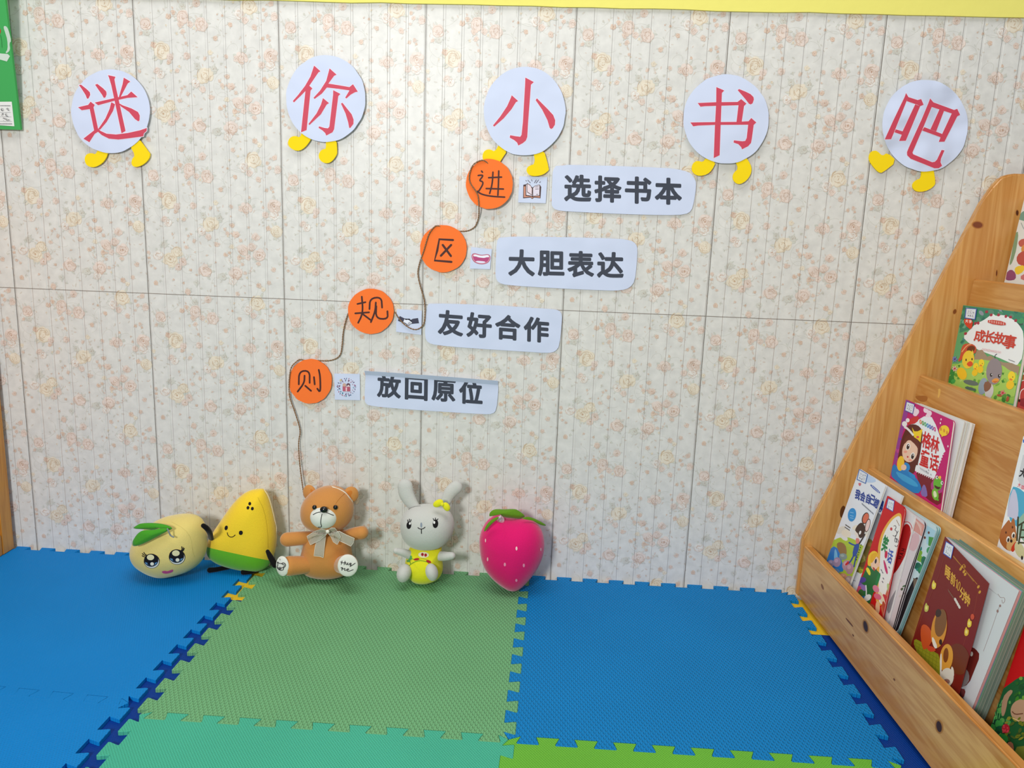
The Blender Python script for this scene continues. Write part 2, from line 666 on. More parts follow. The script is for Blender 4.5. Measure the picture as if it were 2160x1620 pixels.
def build_wall():
    rnd = random.Random(5)
    nn = Vector((0, -1, 0))
    s = Sheet(lambda x, z: (Vector((x, 0, z)), nn), step=0.000003)
    EDGE = {'P': (206, 182, 165), 'Y': (214, 196, 168), 'W': (212, 186, 168), 'O': (204, 168, 144),
            'G': (194, 193, 182), 'S': (206, 180, 163)}
    FILL = {'P': (229, 214, 204), 'Y': (231, 222, 204), 'W': (230, 227, 221), 'O': (222, 201, 184),
            'G': (213, 212, 203), 'S': (225, 206, 192)}
    count = [0]

    def conv(x, y):
        p = at_y(1150 + x / 5.4, 650 + y / 5.4, 0.0)
        return p.x - 1.2, p.z
    K = 1 / 5.4 / 955

    def begin():
        count[0] += 1
        s.off = 0.00006 + count[0] * 0.0000008

    def mixc(a, b, t):
        return tuple(a[i] + (b[i] - a[i]) * t for i in range(3))

    def petal(cx, cz, r, e, f, asp=0.8, rot=0, n=11):
        s.poly(ellipse(cx, cz, r, r * asp, rot, n), e)
        k = r * 0.13
        s.poly(ellipse(cx + rnd.uniform(-k, k), cz + k, r * 0.86, r * asp * 0.84, rot, n), f)

    def rose(x, y, r, t):
        cx, cz = conv(x, y)
        R = r * K
        begin()
        e, f = EDGE[t], FILL[t]
        a0 = rnd.uniform(0, 360)
        small_one = R < 0.0072

        def strokes(n, r0, r1, wd):
            for _ in range(n):
                q = rnd.uniform(r0, r1)
                b0 = rnd.uniform(0, 360)
                off = rnd.uniform(-.12, .12) * R
                s.line(ellipse(cx + off, cz - off, q, q * rnd.uniform(.7, 1), rnd.uniform(0, 180), 6, b0, b0 + rnd.uniform(35, 95)),
                       wd, mixc(e, (168, 128, 100), rnd.uniform(0, .35)), 0, False)
        # leaves behind
        for i in range(rnd.randint(1, 3) if small_one else rnd.randint(4, 6)):
            a = math.radians(rnd.uniform(0, 360))
            leaf(cx + R * 1.02 * math.cos(a), cz + R * 1.02 * math.sin(a), max(R * .36, .0022), math.degrees(a) + rnd.uniform(-30, 30),
                 mixc((203, 206, 196), f, rnd.random() * .7))
        n = 5 if small_one else rnd.randint(7, 9)
        for i in range(n):
            a = math.radians(a0 + 360 / n * i + rnd.uniform(-16, 16))
            k = rnd.uniform(.48, .70) * R
            petal(cx + k * math.cos(a), cz + k * math.sin(a), R * rnd.uniform(.34, .50), mixc(e, f, rnd.uniform(.2, .75)),
                  mixc(f, e, rnd.uniform(-.1, .16)), rnd.uniform(.62, .9), math.degrees(a) + 90)
        s.poly(ellipse(cx, cz, R * .5, R * .46, a0, 10), mixc(f, e, .06))
        strokes(4 if small_one else 9, R * .4, R * .85, max(R * .055, .00035))
        strokes(3 if small_one else 7, R * .12, R * .42, max(R * .06, .00035))
        if small_one or rnd.random() < .5:
            s.poly(ellipse(cx, cz, R * .16, R * .13, a0, 7), mixc(e, (170, 120, 90), .3))

    def leaf(cx, cz, r, rot, col):
        c, d = math.cos(math.radians(rot)), math.sin(math.radians(rot))
        pts = [(-1, 0), (-.3, .38), (.4, .34), (1, 0), (.4, -.3), (-.3, -.36)]
        s.poly([(cx + (a * c - b * d) * r, cz + (a * d + b * c) * r) for a, b in pts], mixc(col, (178, 176, 164), .3))
        s.poly([(cx + (a * c - b * d) * r * .8, cz + (a * d + b * c) * r * .8) for a, b in pts], col)

    big = [(320, 295, 70, 'P'), (330, 385, 38, 'G'), (745, 235, 78, 'P'), (750, 130, 38, 'G'), (915, 100, 46, 'P'),
           (945, 310, 78, 'P'), (820, 310, 38, 'P'), (1500, 140, 102, 'Y'), (1385, 215, 58, 'W'), (1440, 285, 40, 'P'),
           (1775, 255, 44, 'P'), (475, 580, 98, 'Y'), (395, 515, 38, 'O'), (560, 640, 45, 'P'), (400, 770, 38, 'P'),
           (440, 810, 48, 'W'), (750, 630, 40, 'P'), (1365, 665, 76, 'P'), (1300, 670, 36, 'P'), (1690, 650, 80, 'P'),
           (1680, 742, 58, 'W'), (1580, 742, 42, 'P'), (1690, 920, 76, 'Y'), (1600, 890, 34, 'O'), (935, 830, 98, 'Y'),
           (855, 740, 38, 'G'), (1040, 765, 40, 'G'), (820, 912, 54, 'W'), (890, 972, 38, 'P'), (1215, 950, 42, 'S'),
           (1440, 980, 52, 'P'), (1280, 1120, 72, 'P'), (1380, 1090, 52, 'P'), (1465, 1175, 74, 'P'), (1330, 1200, 36, 'P'),
           (370, 1045, 46, 'G'), (285, 1165, 62, 'W'), (510, 1130, 68, 'Y'), (425, 1210, 86, 'Y'), (570, 1240, 50, 'P'),
           (510, 1295, 44, 'P'), (820, 1340, 82, 'P'), (1170, 1370, 78, 'P'), (1125, 1455, 50, 'W'), (1015, 1405, 46, 'G'),
           (700, 1470, 36, 'G')]
    small = [(590, 225, 32, 'O'), (645, 185, 28, 'O'), (260, 390, 22, 'S'), (710, 315, 36, 'S'), (730, 385, 28, 'S'),
             (1270, 325, 30, 'O'), (1535, 355, 34, 'S'), (1750, 120, 34, 'S'), (1660, 180, 22, 'O'), (1680, 230, 26, 'S'),
             (540, 690, 28, 'O'), (625, 778, 28, 'S'), (755, 500, 20, 'S'), (1090, 460, 28, 'O'), (1015, 600, 30, 'Y'),
             (950, 660, 24, 'S'), (1190, 645, 25, 'S'), (1560, 660, 18, 'S'), (1620, 475, 22, 'O'), (1680, 450, 25, 'S'),
             (1695, 490, 15, 'O'), (1180, 850, 28, 'O'), (1090, 890, 20, 'S'), (1115, 935, 25, 'S'), (1230, 1200, 34, 'O'),
             (1260, 1015, 24, 'S'), (1440, 1270, 28, 'S'), (1255, 1275, 22, 'S'), (975, 1055, 32, 'S'), (720, 1015, 25, 'S'),
             (1070, 1170, 28, 'O'), (1120, 1150, 20, 'O'), (1130, 1190, 15, 'G'), (1150, 1080, 30, 'Y'), (625, 1080, 25, 'S'),
             (180, 1130, 22, 'S'), (180, 1190, 20, 'O'), (195, 1275, 18, 'S'), (235, 1305, 18, 'S'), (650, 1330, 18, 'O'),
             (1280, 1370, 22, 'S'), (1610, 1335, 30, 'S'), (230, 1465, 28, 'O'), (440, 1430, 16, 'S'), (590, 1565, 38, 'S'),
             (1425, 1505, 32, 'O'), (1470, 1550, 28, 'Y'), (1545, 1480, 25, 'S'), (1165, 1595, 28, 'S'), (200, 700, 26, 'Y'),
             (205, 775, 20, 'S'), (695, 940, 16, 'S')]
    # faint scrolls and leaf sprays first, under the blooms
    for i in range(40):
        x, y = rnd.uniform(180, 1780), rnd.uniform(60, 1600)
        cx, cz = conv(x, y)
        R = rnd.uniform(.008, .026)
        begin()
        s.off = 0.00001 + i * 0.0000004
        a = rnd.uniform(0, 360)
        s.line(ellipse(cx, cz, R, R * rnd.uniform(.5, 1), rnd.uniform(0, 180), 14, a, a + rnd.uniform(120, 250)),
               0.0006, (200, 199, 189), 0, False)
    for i in range(210):
        cx, cz = conv(rnd.uniform(180, 1780), rnd.uniform(60, 1600))
        begin()
        s.off = 0.00003 + i * 0.00000017
        leaf(cx, cz, rnd.uniform(.002, .0048), rnd.uniform(0, 360), mixc((208, 209, 200), (216, 200, 188), rnd.random()))
    for i in range(70):                      # stray florets
        rose(rnd.uniform(190, 1790), rnd.uniform(60, 1600), rnd.uniform(9, 17), rnd.choice('SSOYPG'))
    for v in big:
        rose(*v)
    for v in small:
        rose(*v)
    V = np.array(s.v, dtype=np.float64)
    # copy the printed cell over the wall
    vs, loops, starts, cols = [], [], [], []
    fl = np.concatenate([np.array(f) for f in s.f])
    ln = np.array([len(f) for f in s.f])
    cc = np.repeat(np.array(s.c), ln, axis=0)
    nv, nl = 0, 0
    z0 = ZJOINT - 0.6

    def add(v, f, l, c):
        nonlocal nv, nl
        vs.append(v)
        loops.append(f + nv)
        starts.append(np.concatenate([[0], np.cumsum(l)[:-1]]) + nl)
        cols.append(c)
        nv += len(v)
        nl += int(l.sum())

    def quad(x0, x1, a, b, y, col):
        add(np.array([(x0, y, a), (x1, y, a), (x1, y, b), (x0, y, b)]), np.arange(4), np.array([4]), np.array([lin(col)] * 4))
    quad(WX0, WX1, -0.012, ZTOP + .02, 0, (222, 221, 216))
    for i in range(-7, 5):
        for j in range(-2, 3):
            add(V + np.array([1.2 + i * .3, 0, j * .3]), fl, ln, cc)
    for i in range(-2, 10):
        quad(i * .3 - .0007, i * .3 + .0007, -0.012, ZTOP + .02, -.0004, (112, 104, 96))
    quad(WX0, WX1, ZJOINT - .0006, ZJOINT + .0006, -.00042, (132, 122, 112))
    vs, loops, starts, cols = map(np.concatenate, (vs, loops, starts, cols))
    # keep only what lies on the wall
    me = bpy.data.meshes.new('wall_back')
    me.vertices.add(len(vs))
    me.vertices.foreach_set('co', vs.ravel().astype(np.float32))
    me.loops.add(len(loops))
    me.loops.foreach_set('vertex_index', loops.astype(np.int32))
    me.polygons.add(len(starts))
    me.polygons.foreach_set('loop_start', starts.astype(np.int32))
    me.update(calc_edges=True)
    me.validate()
    ca = me.color_attributes.new('Col', 'FLOAT_COLOR', 'CORNER')
    rgba = np.ones((len(loops), 4), dtype=np.float32)
    rgba[:, :3] = cols
    ca.data.foreach_set('color', rgba.ravel())
    bm = bmesh.new()
    bm.from_mesh(me)
    for co, no in (((0, 0, -.012), (0, 0, -1)), ((0, 0, ZTOP + .02), (0, 0, 1)), ((WX0, 0, 0), (-1, 0, 0)), ((WX1, 0, 0), (1, 0, 0))):
        bmesh.ops.bisect_plane(bm, geom=bm.verts[:] + bm.edges[:] + bm.faces[:], plane_co=co, plane_no=no, clear_outer=True)
    bm.to_mesh(me)
    bm.free()
    me.materials.append(M_WALL)
    o = link(me, 'wall_back')
    tag(o, 'floral printed wall tiles with moulded grooves', kind='structure')


build_wall()

# yellow painted wall above the tiles
bm = bmesh.new()
xs = [WX0 + i * (WX1 - WX0) / 60 for i in range(61)]
rw = random.Random(3)
lo = [bm.verts.new((x, -0.006, ZTOP + rw.uniform(-.0012, .0012))) for x in xs]
hi = [bm.verts.new((x, -0.006, 1.75)) for x in xs]
lob = [bm.verts.new((x, 0.03, v.co.z)) for x, v in zip(xs, lo)]
for i in range(60):
    bm.faces.new((lo[i], lo[i + 1], hi[i + 1], hi[i]))
    bm.faces.new((lo[i], lob[i], lob[i + 1], lo[i + 1]))
tag(from_bm(bm, 'wall_upper', mat('yellow_wall_paint', (234, 226, 120), rough=0.7, spec=0.2, bump=(60, .0006, 2)), smooth=False),
    'yellow painted wall above the tiles', kind='structure')

# floor under the mats
bm = bmesh.new()
box_bm(bm, (WX0, -2.3, -0.03), (WX1, 0.02, 0))
tag(from_bm(bm, 'floor', mat('white_floor_tile', (222, 220, 212), rough=0.4), smooth=False), 'white floor showing at the foot of the wall', kind='structure')


# ------------------------------------------------------------------ foam mats
def edge(A, B, n, depth=0.0205, lead=0.25):
    """toothed line from A to B (B left out); teeth point to the right of the direction of travel"""
    ax, ay = A
    dx, dy = B[0] - ax, B[1] - ay
    L = math.hypot(dx, dy)
    dx, dy = dx / L, dy / L
    nx, ny = dy, -dx
    p = L / n
    h = depth / 2
    out = [A]
    for i in range(n):
        t = i * p
        for u, v in ((t + .32 * p, -h), (t + .295 * p, -h * .75), (t + .215 * p, h * .6), (t + .205 * p, h * .88), (t + .225 * p, h),
                     (t + .765 * p, h), (t + .79 * p, h * .85), (t + .785 * p, h * .5), (t + .725 * p, -h * .8), (t + .70 * p, -h)):
            out.append((ax + dx * u + nx * v, ay + dy * u + ny * v))
    return out


def rev(line, B):
    """the same toothed line travelled the other way round, from B"""
    return [B] + line[:0:-1]


def shrink(pts, g):
    out = []
    n = len(pts)
    for i in range(n):
        a, b, c = Vector(pts[i - 1]), Vector(pts[i]), Vector(pts[(i + 1) % n])
        u, v = (b - a).normalized(), (c - b).normalized()
        n1, n2 = Vector((-u.y, u.x)), Vector((-v.y, v.x))
        m = (n1 + n2)
        m = m / max(m.length_squared, .3) * 2 if m.length > 1e-6 else n1
        out.append(b + m * g)
    return out


def foam_mat(pts, z0, z1, m, label, gap=0.0004, bev=0.0012):
    p = shrink(pts, gap)
    bm = bmesh.new()
    top = [bm.verts.new((q.x, q.y, z1)) for q in p]
    bot = [bm.verts.new((q.x, q.y, z0)) for q in p]
    f = bm.faces.new(top)
    n = len(p)
    for i in range(n):
        bm.faces.new((bot[i], bot[(i + 1) % n], top[(i + 1) % n], top[i]))
    bm.faces.new(bot[::-1])
    bmesh.ops.bevel(bm, geom=list(f.edges), offset=bev, offset_type='WIDTH', segments=1, affect='EDGES')
    o = from_bm(bm, 'foam_mat', m, smooth=False)
    return tag(o, label, 'play mat', None)


G_, B_ = (1.143, -0.606), (1.143, -0.008)
GL0, GL1 = (0.548, -0.606), (0.556, -0.008)
R0, R1 = (1.747, -0.606), (1.729, -0.008)
T0, T1 = (0.532, -1.2), (1.137, -1.2)
LM0 = (1.74, -1.2)
seam_gb = edge(G_, B_, 10)
seam_gt = edge(GL0, G_, 10)
seam_bl = edge(G_, R0, 10)
seam_tl = edge(T1, G_, 10)
green = seam_gt + seam_gb + edge(B_, GL1, 10) + edge(GL1, GL0, 10)
blue = seam_bl + edge(R0, R1, 10) + edge(R1, B_, 10) + rev(seam_gb, B_)
teal = [T0] + seam_tl + rev(seam_gt, G_) + edge(GL0, T0, 10)
lime = [T1, LM0] + edge(LM0, R0, 10)[1:] + rev(seam_bl, R0) + rev(seam_tl, G_)
LB, LA = (0.531, -0.006), (0.516, -0.576)
LC, LD = (0.502, -1.16), (-0.12, -1.11)
LE, LF = (-0.09, -0.545), (-0.062, -0.006)
seam_ll = edge(LE, LA, 10)
left_back = seam_ll + edge(LA, LB, 10) + edge(LB, LF, 10) + [LF]
left_front = [LD] + edge(LC, LA, 10) + rev(seam_ll, LA) + [LE]
M_GREEN = foam_material('foam_sage_green', (112, 172, 122), 0.0076, 0, 0.0015, .54)
M_BLUE = foam_material('foam_blue_coarse', (10, 126, 196), 0.0076, 0, 0.0014, .54)
M_BLUE2 = foam_material('foam_blue_fine', (10, 130, 208), 0.0052, 12, 0.0006, .7)
M_TEAL = foam_material('foam_teal', (74, 182, 152), 0.0046, 0, 0.0008, .75)
M_LIME = foam_material('foam_lime', (110, 186, 62), 0.0046, 0, 0.0008, .75)
M_DEEP = foam_material('foam_deep_blue', (4, 56, 140), 0.0048, 20, 0.0004, .7)
M_YEL = foam_material('foam_yellow', (232, 190, 44), 0.0048, 20, 0.0004, .7)
ZM, ZU = 0.012, 0.005
foam_mat(green, ZU + .0002, ZM, M_GREEN, 'sage green puzzle floor mat between the two blue mats, under the teddy bear')
foam_mat(blue, ZU + .0002, ZM, M_BLUE, 'coarse textured blue puzzle floor mat beside the right wooden bookshelf')
foam_mat(teal, ZU + .0002, ZM, M_TEAL, 'teal puzzle floor mat in front of the sage green mat')
foam_mat(lime, ZU + .0002, ZM, M_LIME, 'lime green puzzle floor mat in front of the coarse blue mat')
foam_mat(left_back, ZU + .0002, ZM, M_BLUE2, 'fine textured blue floor mat against the wall under the yellow fruit plushes')
foam_mat(left_front, ZU + .0002, ZM, M_BLUE2, 'fine textured blue floor mat in the bottom left corner, in front of the other')


def rect(x0, y0, x1, y1):
    return [(x0, y0), (x1, y0), (x1, y1), (x0, y1)]


foam_mat(rect(.1, -.186, .86, -.03), 0, ZU, M_YEL, 'yellow underlay mat in the gap behind the watermelon plush')
foam_mat(rect(1.45, -.186, 2.3, -.03), 0, ZU, M_YEL, 'yellow underlay mat in the gap at the foot of the right bookshelf')
foam_mat(rect(.1, -.8, .86, -.187), 0, ZU, M_DEEP, 'deep blue underlay mat in the gap left of the green and teal mats')
foam_mat(rect(1.45, -.8, 2.3, -.187), 0, ZU, M_DEEP, 'deep blue underlay mat in the gap along the right bookshelf rail')

# ================================================================== THE WALL SIGNS
RED = (204, 70, 92)
PAPER = (208, 218, 242)
FOOT = (248, 216, 20)
A_ = (0, 0, 4.0)
B4 = (540, 80, 5.4)
C4 = (940, 100, 5.4)
D4 = (1400, 120, 5.785)
E4 = (1780, 120, 5.4)
titles = [
    (A_, (233, 234.5, 83, 88.5), [
        [(667, 718), (685, 715), (735, 755), (758, 778), (762, 800), (748, 830), (735, 833), (722, 800), (690, 750)],
        [(803, 715), (822, 708), (870, 745), (897, 772), (900, 795), (890, 822), (876, 826), (862, 800), (830, 755)],
        [(912, 634), (975, 648), (966, 670), (975, 720), (1060, 1105), (1026, 1125), (940, 720), (922, 660)],
        [(1045, 655), (1100, 688), (1078, 705), (1020, 815), (1003, 820), (1035, 710)],
        [(800, 865), (965, 828), (1075, 803), (1108, 772), (1162, 820), (1075, 826), (975, 848), (828, 888)],
        [(940, 862), (972, 880), (955, 935), (900, 1030), (845, 1095), (830, 1088), (890, 1000), (925, 920)],
        [(1000, 868), (1035, 888), (1110, 915), (1165, 945), (1180, 975), (1178, 1015), (1168, 1024), (1140, 1005), (1090, 945), (1020, 897)],
        [(660, 905), (745, 885), (765, 858), (800, 885), (790, 905), (828, 1085), (850, 1105), (900, 1128), (980, 1135), (1080, 1122),
         (1180, 1100), (1240, 1080), (1238, 1105), (1215, 1125), (1210, 1150), (1100, 1165), (1000, 1177), (920, 1170), (860, 1140),
         (828, 1112), (800, 1130), (755, 1200), (705, 1170), (795, 1100), (758, 920), (690, 930)]],
     [[(830, 1235), (925, 1255), (910, 1290), (895, 1335), (860, 1380), (800, 1412), (750, 1408), (720, 1380), (712, 1335), (730, 1300), (770, 1290), (803, 1303), (822, 1275)],
      [(1170, 1170), (1215, 1230), (1255, 1285), (1268, 1300), (1258, 1340), (1215, 1385), (1160, 1410), (1120, 1405), (1107, 1375), (1115, 1340), (1140, 1310), (1095, 1230)]],
     'leftmost of the five title discs, red character over a white circle near the green board'),
    (B4, (687, 208, 84, 92), [
        [(662, 315), (735, 380), (712, 392), (608, 545), (643, 575), (622, 600), (577, 1050), (513, 1075), (563, 605), (520, 650), (432, 735), (420, 718), (480, 650), (560, 545), (620, 440)],
        [(838, 347), (918, 418), (890, 432), (825, 520), (950, 540), (1065, 560), (1105, 527), (1160, 612), (1130, 618), (1080, 645), (1030, 690), (1016, 680), (1065, 598), (940, 580), (808, 565), (750, 635), (668, 695), (655, 682), (730, 600), (800, 490)],
        [(880, 595), (962, 638), (938, 662), (890, 1040), (872, 1075), (800, 1112), (790, 1085), (760, 1055), (713, 1025), (718, 1007), (780, 1025), (820, 1030), (836, 1010), (878, 650)],
        [(763, 685), (832, 742), (805, 760), (740, 870), (608, 993), (598, 980), (690, 860), (740, 760)],
        [(985, 738), (1010, 770), (1090, 870), (1112, 930), (1110, 980), (1075, 1025), (1062, 1024), (1050, 960), (1020, 860), (968, 748)]],
     [[(525, 1070), (640, 1120), (625, 1150), (610, 1180), (560, 1245), (500, 1285), (440, 1282), (385, 1250), (362, 1205), (370, 1160), (400, 1125), (450, 1115), (500, 1135)],
      [(795, 1150), (915, 1150), (925, 1300), (915, 1340), (870, 1400), (820, 1430), (760, 1420), (720, 1380), (712, 1330), (735, 1285), (770, 1265), (798, 1262)]],
     'second title disc from the left, white circle on two yellow feet'),
    (C4, (1106.5, 234.5, 86.5, 94), [
        [(908, 343), (1005, 395), (972, 425), (940, 850), (930, 1020), (915, 1060), (880, 1090), (828, 1118), (815, 1085), (780, 1055), (730, 1028), (735, 1000), (800, 1012), (850, 1018), (865, 995), (880, 850), (905, 420)],
        [(753, 545), (826, 610), (800, 625), (750, 705), (660, 810), (553, 903), (540, 888), (620, 790), (700, 670), (740, 580)],
        [(1040, 580), (1060, 600), (1160, 700), (1225, 770), (1248, 830), (1245, 880), (1220, 920), (1200, 930), (1185, 915), (1160, 830), (1100, 710), (1025, 600)]],
     [[(610, 1100), (710, 1165), (620, 1300), (600, 1340), (520, 1330), (440, 1310), (418, 1260), (425, 1200), (460, 1165), (510, 1160), (560, 1190)],
      [(1000, 1185), (1115, 1150), (1180, 1385), (1165, 1410), (1110, 1450), (1030, 1468), (960, 1460), (925, 1425), (920, 1385), (945, 1350), (1020, 1325)]],
     'middle title disc, one yellow foot tucked behind the topmost orange disc'),
    (D4, (1531.5, 251, 90.5, 94.5), [
        [(414, 563), (630, 553), (900, 550), (945, 515), (1010, 570), (980, 600), (952, 790), (888, 795), (912, 590), (700, 596), (630, 598), (500, 602), (448, 608)],
        [(325, 800), (630, 795), (880, 793), (1035, 785), (1068, 745), (1130, 800), (1098, 830), (1075, 1000), (1065, 1050), (1030, 1090), (955, 1128), (945, 1100), (910, 1065), (852, 1045), (856, 1018), (960, 1030), (995, 1025), (1012, 990), (1030, 828), (695, 830), (620, 830), (420, 838), (360, 848)],
        [(642, 368), (738, 410), (710, 440), (695, 830), (682, 1200), (610, 1235), (625, 830), (640, 560)],
        [(920, 393), (1000, 425), (1060, 455), (1095, 490), (1100, 520), (1085, 565), (1062, 580), (1040, 572), (1000, 520), (902, 405)]],
     [[(520, 1225), (640, 1280), (590, 1380), (530, 1435), (440, 1455), (380, 1435), (345, 1395), (342, 1340), (365, 1290), (410, 1265), (480, 1285)],
      [(870, 1260), (1000, 1215), (1060, 1310), (1075, 1370), (1060, 1440), (1010, 1510), (940, 1553), (890, 1548), (850, 1510), (840, 1460), (860, 1410), (912, 1365)]],
     'fourth title disc, just above the right end of the longest printed strip'),
    (E4, (1951.5, 265, 90.5, 97), [
        [(708, 412), (735, 458), (715, 500), (575, 850), (538, 938), (465, 940), (560, 730), (690, 460)],
        [(735, 458), (840, 492), (880, 480), (908, 545), (868, 562), (835, 545), (715, 503)],
        [(812, 540), (868, 562), (705, 955), (628, 957), (660, 885), (668, 848)],
        [(590, 825), (675, 850), (662, 888), (575, 858)],
        [(982, 473), (1020, 518), (1000, 570), (905, 800), (780, 1090), (790, 1110), (1005, 1200), (1035, 1195), (1060, 1170), (1112, 1060), (1145, 1065), (1105, 1160), (1100, 1200), (1118, 1240), (1080, 1268), (1030, 1268), (760, 1160), (720, 1120), (718, 1085), (740, 1030), (890, 700), (960, 530)],
        [(1020, 518), (1255, 605), (1290, 592), (1323, 660), (1290, 678), (1230, 645), (1000, 570)],
        [(1090, 592), (1140, 615), (1050, 850), (985, 825)],
        [(1230, 640), (1290, 678), (1145, 965), (1080, 967), (1100, 915), (1118, 880)],
        [(915, 800), (1118, 878), (1100, 915), (890, 838)]],
     [[(500, 1090), (605, 1190), (440, 1320), (400, 1318), (350, 1270), (290, 1190), (285, 1130), (310, 1080), (350, 1066), (385, 1075), (440, 1130)],
      [(885, 1260), (1020, 1260), (1045, 1430), (1030, 1470), (960, 1520), (870, 1540), (810, 1525), (780, 1485), (785, 1440), (830, 1400), (880, 1385)]],
     'rightmost of the five title discs, slightly crumpled white circle above the bookshelf'),
]
NW = Vector((0, -1, 0))


def flat_part(name, pts_px, Y, th, m, color, parent, crop=(0, 0, 1), sm=0, art=None):
    """a cut-out lying parallel to the wall: front at y = Y, th thick"""
    s = Sheet(wall_pos(Y), (crop[0], crop[1]), crop[2], 0.00008, 0.00003)
    p = chaikin(pts_px, sm) if sm else pts_px
    s.slab([at_y(crop[0] + q[0] / crop[2], crop[1] + q[1] / crop[2], Y) for q in p], NW, th, color)
    if art:
        art(s)
    return s.build(name, m, parent)


for i, (crop, el, strokes, feet, lab) in enumerate(titles):
    base = at_y(el[0], el[1] + el[3], 0)
    t = thing('title_disc', base, lab, 'wall sign', None)
    rr = random.Random(i)
    o = [(x + rr.uniform(-.8, .8), y + rr.uniform(-.8, .8)) for x, y in ellipse(el[0], el[1], el[2], el[3], 0, 40)]
    flat_part('paper_disc', o, -0.0095, 0.0006, M_PAPER if i < 4 else mat('crumpled_paper', (208, 218, 242), rough=.6, spec=.3, bump=(14, .02, 1)),
              PAPER, t, (0, 0, 1), 1)
    s = Sheet(wall_pos(-0.0095), crop[:2], crop[2], 0.00012)
    for st in strokes:                      # thin white outline, then the red stroke
        n = len(st)
        cxm, cym = sum(p[0] for p in st) / n, sum(p[1] for p in st) / n
        g = shrink([Vector((p[0], p[1])) for p in st], 4.5 if sum(a[0] * b[1] - b[0] * a[1] for a, b in zip(st, st[1:] + st[:1])) < 0 else -4.5)
        s.raw([s.P((q.x, q.y)) for q in g], [tuple(range(n))], (236, 226, 240))
        s.off += .000012
    s.off += .00006
    for st in strokes:
        s.poly(st, RED)
    tag(s.build('character', M_PRINT, t), 'red printed character with a thin white outline')
    for f in feet:
        flat_part('foot', f, -0.0080, 0.003, M_FOAMPAPER, FOOT, t, crop, 1)

# ---- orange discs with brush-pen characters
ORANGE = (252, 122, 52)
INK = (70, 30, 26)
F4 = (940, 310, 3.857)
G4 = (560, 580, 3.273)
H4 = (860, 440, 9.0)
oranges = [
    ((1032.3, 388, 49.5, 53), F4, 13, [
        [(292, 196), (300, 206)], [(265, 232), (300, 228), (302, 240), (272, 275), (300, 280), (305, 300), (280, 345), (258, 372)],
        [(258, 360), (290, 385), (370, 402), (480, 408)], [(350, 250), (455, 245)], [(330, 338), (470, 342)],
        [(385, 205), (380, 300), (358, 378)], [(432, 195), (430, 300), (425, 392)]],
     'topmost orange disc, next to the open book card'),
    ((935.3, 524.5, 49.3, 50), H4, 42, [
        [(860, 597), (600, 582), (560, 800), (510, 985), (830, 1012)], [(665, 690), (820, 900)], [(825, 690), (630, 895)]],
     'second orange disc from the top, beside the smiling mouth card'),
    ((782.2, 656.8, 48.5, 48), G4, 12, [
        [(635, 200), (690, 188)], [(620, 265), (715, 258)], [(665, 150), (672, 230), (665, 280), (640, 330)], [(672, 270), (725, 310)],
        [(718, 235), (722, 162), (800, 152), (805, 225)], [(762, 190), (758, 250), (728, 325)], [(765, 215), (762, 300), (845, 305), (842, 250)]],
     'third orange disc from the top, beside the handshake card'),
    ((654.5, 804.5, 45.5, 47), G4, 12, [
        [(230, 755), (232, 665), (305, 660), (305, 745)], [(270, 695), (268, 745), (222, 805)], [(275, 765), (315, 800)],
        [(335, 705), (340, 755)], [(368, 655), (378, 700), (380, 815), (358, 785)]],
     'lowest orange disc, with twine hanging down from it to the teddy bear'),
]
for i, (el, crop, wd, strokes, lab) in enumerate(oranges):
    t = thing('orange_disc', at_y(el[0], el[1] + el[3], 0), lab, 'wall sign', None)
    rr = random.Random(40 + i)
    o = [(x + rr.uniform(-.6, .6), y + rr.uniform(-.6, .6)) for x, y in ellipse(el[0], el[1], el[2], el[3], 0, 40)]
    Y = -0.0140 if i == 0 else -0.0075
    flat_part('foam_disc', o, Y, 0.003, M_FOAMPAPER, ORANGE, t, (0, 0, 1), 1)
    s = Sheet(wall_pos(Y), crop[:2], crop[2], 0.00012)
    for st in strokes:
        s.line(st, wd, INK, 0 if (i == 1) else 2)
    tag(s.build('character', M_PRINT, t), 'dark brush-pen character')

# ---- printed strips
DARK = (58, 64, 78)
strips = [
    (F4, [(905, 143), (1300, 152), (1800, 170), (1930, 188), (2000, 215), (2035, 270), (2038, 330), (2020, 450), (2000, 520), (1950, 550), (1800, 556), (1400, 545), (1000, 525), (900, 515), (865, 485), (862, 440), (868, 250), (872, 190)],
     '选择书本', (1075, 335), (1812, 360), 222, 'topmost printed strip, to the right of the open book card'),
    (F4, [(440, 728), (900, 732), (1400, 745), (1510, 760), (1550, 790), (1562, 830), (1555, 950), (1540, 1090), (1500, 1145), (1430, 1168), (1300, 1168), (900, 1150), (500, 1125), (430, 1105), (405, 1060), (408, 950), (415, 770)],
     '大胆表达', (618, 942), (1340, 960), 218, 'second printed strip from the top, to the right of the mouth card'),
    (G4, [(1130, 195), (1500, 205), (1980, 235), (2030, 245), (2048, 275), (2045, 340), (2030, 490), (2000, 530), (1950, 540), (1800, 530), (1400, 505), (1180, 485), (1125, 470), (1100, 430), (1105, 300), (1118, 210)],
     '友好合作', (1278, 332), (1870, 378), 176, 'third printed strip from the top, to the right of the handshake card'),
    (G4, [(690, 672), (900, 685), (1300, 715), (1605, 740), (1608, 800), (1595, 930), (1570, 960), (1500, 962), (1000, 930), (720, 905), (690, 885), (683, 850), (690, 720)],
     '放回原位', (853, 768), (1418, 810), 166, 'lowest printed strip, its top edge curling off the wall'),
]
